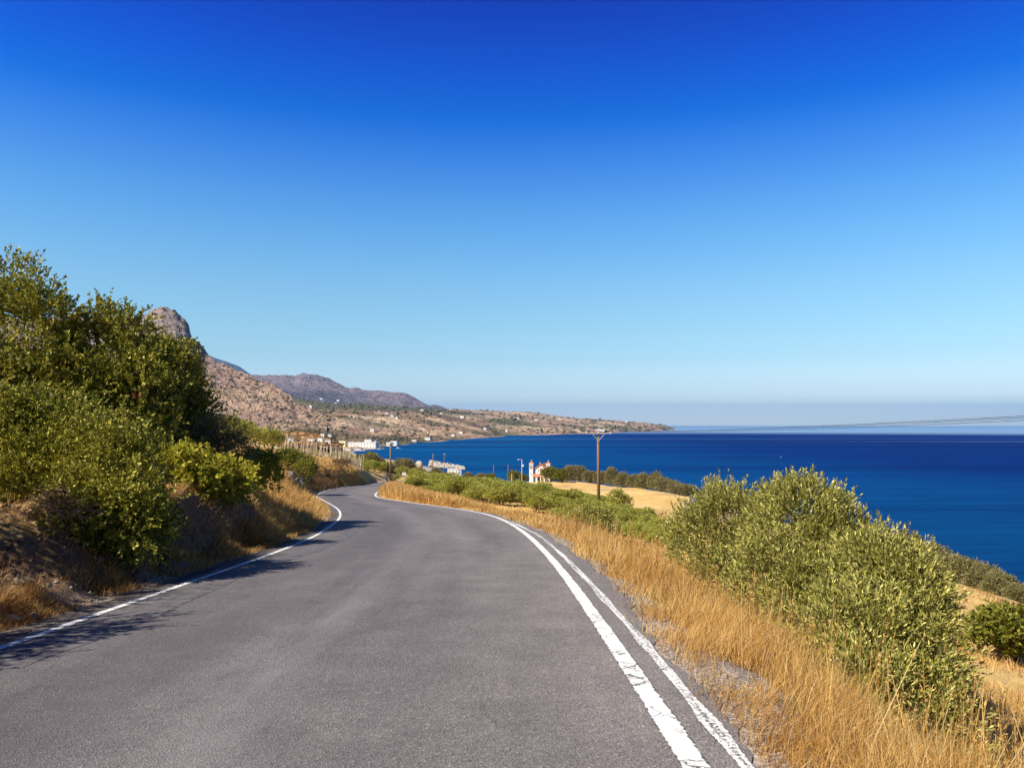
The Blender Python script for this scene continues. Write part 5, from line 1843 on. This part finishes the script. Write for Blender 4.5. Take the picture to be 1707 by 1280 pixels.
house_at(602, 752, 985, 50, 14.5, "long white three-storey hotel above the bay", storeys=3, bays=9, name="hotel", dp=14, rot=-0.18)
house_at(570, 751, 975, 12, 15.5, "yellow ochre house joined to the left end of the long white hotel", storeys=3, bays=1, wall="cream_wall", rot=-0.3)
house_at(613, 747, 1010, 13, 14, "white three-storey block at the right end of the hotel", storeys=3, bays=2, rot=-0.35)
house_at(622, 746.5, 1030, 10, 11, "white two-storey house on the shore right of the hotel block", storeys=2, bays=2, rot=-0.3)
house_at(648, 743.5, 1090, 9, 6, "small white beach house behind the road end pole", bays=2, rot=-0.3)
house_at(656, 740, 1120, 12, 4.5, "white house with a low wall on the slope above the beach", bays=3, rot=-0.4)
house_at(592, 756.5, 900, 20, 8.5, "terracotta-roofed beach pavilion in front of the hotel", bays=4, roof="gable")
house_at(578, 758, 880, 15, 9, "white building in front of the yellow ochre house", bays=3, rot=-0.3)
house_at(603, 757, 890, 10, 6, "small white terrace house right of the pavilion", bays=2)
for i, (px, py, d, w, h_, l) in enumerate([(458, 733, 560, 15, 6, "white house with blue door at the left end of the fence, by the olive trees"), (484, 736, 600, 9, 5, "small white house below the orange knoll"),
                                           (518, 737, 540, 14, 4.5, "white house behind the middle of the stake fence"), (533, 736, 560, 11, 5, "white house right of centre behind the stake fence"), (546, 738, 530, 10, 4, "low white house next to the green tree by the hotel"),
                                           (537, 727, 900, 7, 3.5, "tiny white house at the mouth of the dark gully"), (549, 728.5, 880, 6, 4, "tiny white house right of the dark gully")]):
    house_at(px, py, d, w, h_, l, bays=3, roof="flat", seat=True, rot=random.uniform(-0.65, -0.1))
for (px, py, w, h_, l) in [(442, 715, 8, 3, "pale house on the mountain foot, left of its neighbour"), (452, 717, 6, 2.5, "pale house on the mountain foot, right of its neighbour"), (620, 719, 7, 4, "white house alone on the tan slope above the beach"),
                           (517, 678, 6, 2, "white farmhouse at the edge of the green plateau"), (563, 669, 5, 2.5, "white farmhouse high on the green plateau"), (535, 666, 5, 2, "white farmhouse near the foot of the ridge"),
                           (560, 673, 4, 2, "small farm building just below the plateau farmhouse"), (645, 690, 5, 2, "white house at the lip of the plateau"), (653, 694, 6, 2, "long pale house below the plateau lip"),
                           (661, 698, 5, 2.5, "pale house stepping down from the plateau lip"), (703, 684.5, 6, 2, "white house where the ridge meets the plateau"), (770, 697, 7, 3.5, "white villa on the plateau above the cream hillside"),
                           (735, 690, 5, 2, "small white house on the plateau behind the villa"), (808, 716, 5, 3, "white house by the olive orchard above the shore"), (844, 720, 4, 4, "narrow white house on the shore by the orchard"),
                           (768, 723, 7, 3, "white house among shore trees in the bay"), (712, 733.5, 11, 3.5, "long low white house on the beach"), (690, 736, 8, 3, "white house on the beach nearest the village"),
                           (755, 727, 6, 3, "small white house at the edge of the shore trees"), (863, 698, 5, 2, "white house on the headland slope"), (893, 701, 6, 1.5, "pale house halfway out along the headland"),
                           (1044, 703.5, 5, 1.6, "white house on the far headland skyline"), (1000, 718, 16, 2.2, "long white building at the headland shore behind the pole")]:
    house_on_hill(px, py, w, h_, l, bays=2)

# shore: breakwater, pale rock, white shore house
def breakwater():
    A, B = at(716, 779, 560), at(775, 783, 520)
    rg_ = random.Random(17)
    root_z = SEA
    import bmesh
    bm = bmesh.new()
    L = np.linalg.norm((B - A)[:2])
    for k in range(800):
        t = rg_.uniform(0, 1)
        wdt = 4.5 * (1 - 0.6 * t)
        hgt = (4.6 * (1 - t) + 1.8 * t)
        q = rg_.uniform(-1, 1)
        z = hgt * (1 - abs(q)) * rg_.uniform(0.6, 1.0)
        s = rg_.uniform(0.4, 0.95)
        r_ = bmesh.ops.create_icosphere(bm, subdivisions=1, radius=s)
        off = Vector((A[0] + (B[0] - A[0]) * t, A[1] + (B[1] - A[1]) * t + q * wdt, SEA + z))
        for v in r_["verts"]:
            v.co = Vector([c * rg_.uniform(0.75, 1.15) for c in v.co]) + off
    me = bpy.data.meshes.new("breakwater")
    bm.to_mesh(me)
    bm.free()
    me.materials.append(M["boulder"])
    tag(obj("breakwater", me), "breakwater of pale heaped boulders reaching into the bay", "breakwater", kind="thing")


breakwater()
p = at(697.5, 776, 400)
boulder("rock_outcrop", (p[0], p[1], p[2] - 0.2), (3.0, 2.4, 2.7), "big pale rock block between two trees at the shore", "rock", seed=33, mat="boulder")
house_at(755, 789.5, 400, 19, 6.5, "low white shore house below the breakwater", bays=3, rot=-0.25)
house_at(752, 783, 440, 12, 5, "grey flat-roofed shed just behind the low shore house", bays=2, wall="concrete")
house_at(766, 789, 395, 6, 6, "small white annex at the seaward end of the shore house", bays=1)
p = at(638, 769, 640)
house(p, 6, 4, 1.2, "white flat-topped landing shelter at the bay shore", bays=1)


# ------------------------------------------------------------------ boats
def boat(px, py, L, label, mast=0.0, rot=0.3):
    d = (EYE - SEA - 0.3) / ((py - HZ) / F)
    p = at(px, py, d)
    root = empty("boat", (p[0], p[1], SEA), rot)
    tag(root, label, "boat", "boats in the bay")
    W, H = L * 0.16, L * 0.13
    secs = [(-0.5, 0.75, 1.0), (-0.2, 1.0, 1.0), (0.15, 0.9, 1.05), (0.38, 0.5, 1.2), (0.5, 0.04, 1.35)]
    V = []
    for s, w, h in secs:
        V += [(s * L, -W * w, H * h), (s * L, -W * w * 0.55, -0.2), (s * L, W * w * 0.55, -0.2), (s * L, W * w, H * h)]
    Fc = []
    for i in range(len(secs) - 1):
        for k in range(3):
            Fc.append((i * 4 + k, i * 4 + k + 1, i * 4 + k + 5, i * 4 + k + 4))
        Fc.append((i * 4 + 3, i * 4, i * 4 + 4, i * 4 + 7))
    Fc += [(0, 3, 2, 1), (16, 17, 18, 19)]
    MB().add(V, Fc).build("hull", M["boat_white"], root)
    MB().box(-L * 0.25, L * 0.08, -W * 0.6, W * 0.6, H * 1.05, H * 1.05 + L * 0.13, 0.05 * L * 0.3).build("cabin", M["boat_white"], root)
    if mast:
        MB().tube([(L * 0.1, 0, H), (L * 0.1, 0, mast)], 0.12, 6).build("mast", M["boat_white"], root)


boat(632, 749.5, 4.5, "small white sailing boat with mast moored off the village", 4.5, 0.2)
boat(664, 747, 6.0, "white motor boat moored in the bay right of the sailing boat", 0, -0.1)
boat(1302, 761.5, 1.8, "tiny white boat alone on the open sea", 0, 0.4)


# ------------------------------------------------------------------ things by the beach path
def heap(px, py, label, mat, seed):
    h = hit(px, py)
    rg_ = random.Random(seed)
    n = 9
    V, Fc = [], []
    for i in range(n):
        for j in range(n):
            u, v = i / (n - 1) * 2 - 1, j / (n - 1) * 2 - 1
            z = max(0.0, 1 - u * u) * max(0, 1 - v * v) * 0.85 + (rg_.uniform(-0.16, 0.16) if 0 < i < n - 1 and 0 < j < n - 1 else 0)
            V.append((u * 0.75 + rg_.uniform(-.05, .05), v * 0.6, max(0.0, z)))
    for i in range(n - 1):
        for j in range(n - 1):
            Fc.append((i * n + j, (i + 1) * n + j, (i + 1) * n + j + 1, i * n + j + 1))
    o = MB().add(V, Fc).build("plastic_sheet", M[mat], None)
    o.location = tuple(float(v) for v in h)
    tag(o, label, "plastic sheet", "crumpled sheeting by the beach path")


heap(1156, 836.5, "crumpled blue-tinted sheet beside the beach path, farther of two", "plastic_blue", 1)
heap(1161, 841, "crumpled white sheet beside the beach path, nearer of two", "sign_white", 2)

# ------------------------------------------------------------------ air
def haze():
    o = MB().box(-44000, 44000, -44000, 44000, -40.5, 1150).build("haze", None) if False else None
    t = NT("haze_air")
    nodes = t.t.nodes
    nodes.remove(t.b)
    v = t.n("ShaderNodeVolumePrincipled")
    v.inputs["Color"].default_value = (0.18, 0.50, 1.0, 1)
    v.inputs["Density"].default_value = HAZE
    v.inputs["Anisotropy"].default_value = 0.0
    t.l(v.outputs[0], t.out.inputs["Volume"])
    o = MB().box(-44000, 44000, -44000, 44000, -40.5, 1150).build("haze", t.m)
    tag(o, "thin pale haze over the bay and the far hills", "haze", kind="stuff")


HAZE = 3.8e-5
haze()

# ------------------------------------------------------------------ light and sky
SUN_EL, SUN_AZ = R(44), math.atan2(-0.85, -0.52)          # azimuth measured from +Y towards +X
world = bpy.data.worlds.new("World")
scene.world = world
world.use_nodes = True
wt = world.node_tree
bg = wt.nodes["Background"]
sky = wt.nodes.new("ShaderNodeTexSky")
sky.sky_type = 'NISHITA'
sky.sun_disc = False
sky.sun_elevation = SUN_EL
sky.sun_rotation = SUN_AZ
sky.altitude = 0
sky.air_density = 1.0
sky.dust_density = 0.4
sky.ozone_density = 4.0
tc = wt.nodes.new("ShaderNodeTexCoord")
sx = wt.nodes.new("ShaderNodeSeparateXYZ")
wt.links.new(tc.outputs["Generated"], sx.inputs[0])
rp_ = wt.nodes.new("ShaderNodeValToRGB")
SKY_TINT = [(0.0, (2.3344, 2.1471, 1.7814)), (0.046, (1.4284, 1.3642, 1.2997)), (0.085, (1.043, 1.1339, 1.0702)), (0.1237, (0.9292, 1.1138, 1.0397)), (0.1735, (0.834, 1.0975, 1.0895)), (0.1999, (0.727, 1.071, 1.1345)), (0.2369, (0.5928, 1.0129, 1.1893)), (0.2731, (0.452, 0.9153, 1.2426)), (0.3084, (0.3041, 0.7667, 1.2821)), (0.3459, (0.1352, 0.6078, 1.3017)), (0.3755, (0.0068, 0.4599, 1.2769)), (0.4073, (0.001, 0.3549, 1.2577)), (0.4377, (0.0011, 0.2613, 1.1979)), (0.4669, (0.0011, 0.1905, 1.0959)), (0.4947, (0.0012, 0.1327, 0.9653)), (0.7, (0.0005, 0.0597, 0.4344))]  # last stop darkens the unseen zenith to deepen shadows
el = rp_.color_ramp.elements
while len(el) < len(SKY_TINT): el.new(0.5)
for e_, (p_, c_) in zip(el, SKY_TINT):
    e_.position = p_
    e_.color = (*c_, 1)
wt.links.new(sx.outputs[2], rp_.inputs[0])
rear_dim = wt.nodes.new("ShaderNodeValToRGB")  # dims the unseen sky behind the camera so shadows turn out deeper
rear_dim.color_ramp.elements[0].color = (0.35, 0.35, 0.35, 1)
rear_dim.color_ramp.elements[1].position = 0.6
wt.links.new(sx.outputs[1], rear_dim.inputs[0])
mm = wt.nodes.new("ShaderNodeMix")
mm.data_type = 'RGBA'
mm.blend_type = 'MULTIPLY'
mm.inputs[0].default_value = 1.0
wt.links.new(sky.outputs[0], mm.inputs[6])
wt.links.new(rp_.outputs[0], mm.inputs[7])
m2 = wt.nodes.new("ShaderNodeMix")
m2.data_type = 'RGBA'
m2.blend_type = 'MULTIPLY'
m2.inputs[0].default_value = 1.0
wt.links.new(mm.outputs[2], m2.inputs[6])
wt.links.new(rear_dim.outputs[0], m2.inputs[7])
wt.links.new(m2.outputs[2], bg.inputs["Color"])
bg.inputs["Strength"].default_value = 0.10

sd = bpy.data.lights.new("sun", 'SUN')
sd.energy = 5.0
sd.angle = R(0.53)
sd.color = (1.0, 0.93, 0.82)
sun = bpy.data.objects.new("sun", sd)
COL.objects.link(sun)
to_sun = Vector((math.sin(SUN_AZ) * math.cos(SUN_EL), math.cos(SUN_AZ) * math.cos(SUN_EL), math.sin(SUN_EL)))
sun.rotation_euler = to_sun.to_track_quat('Z', 'Y').to_euler()

vs = scene.view_settings
vs.view_transform = 'Standard'
vs.look = 'None'
vs.exposure = 0.62
vs.gamma = 1.0
vs.use_curve_mapping = False
scene.cycles.volume_bounces = 0
scene.cycles.max_bounces = 6
scene.cycles.diffuse_bounces = 3
scene.cycles.transmission_bounces = 3
scene.cycles.use_denoising = True
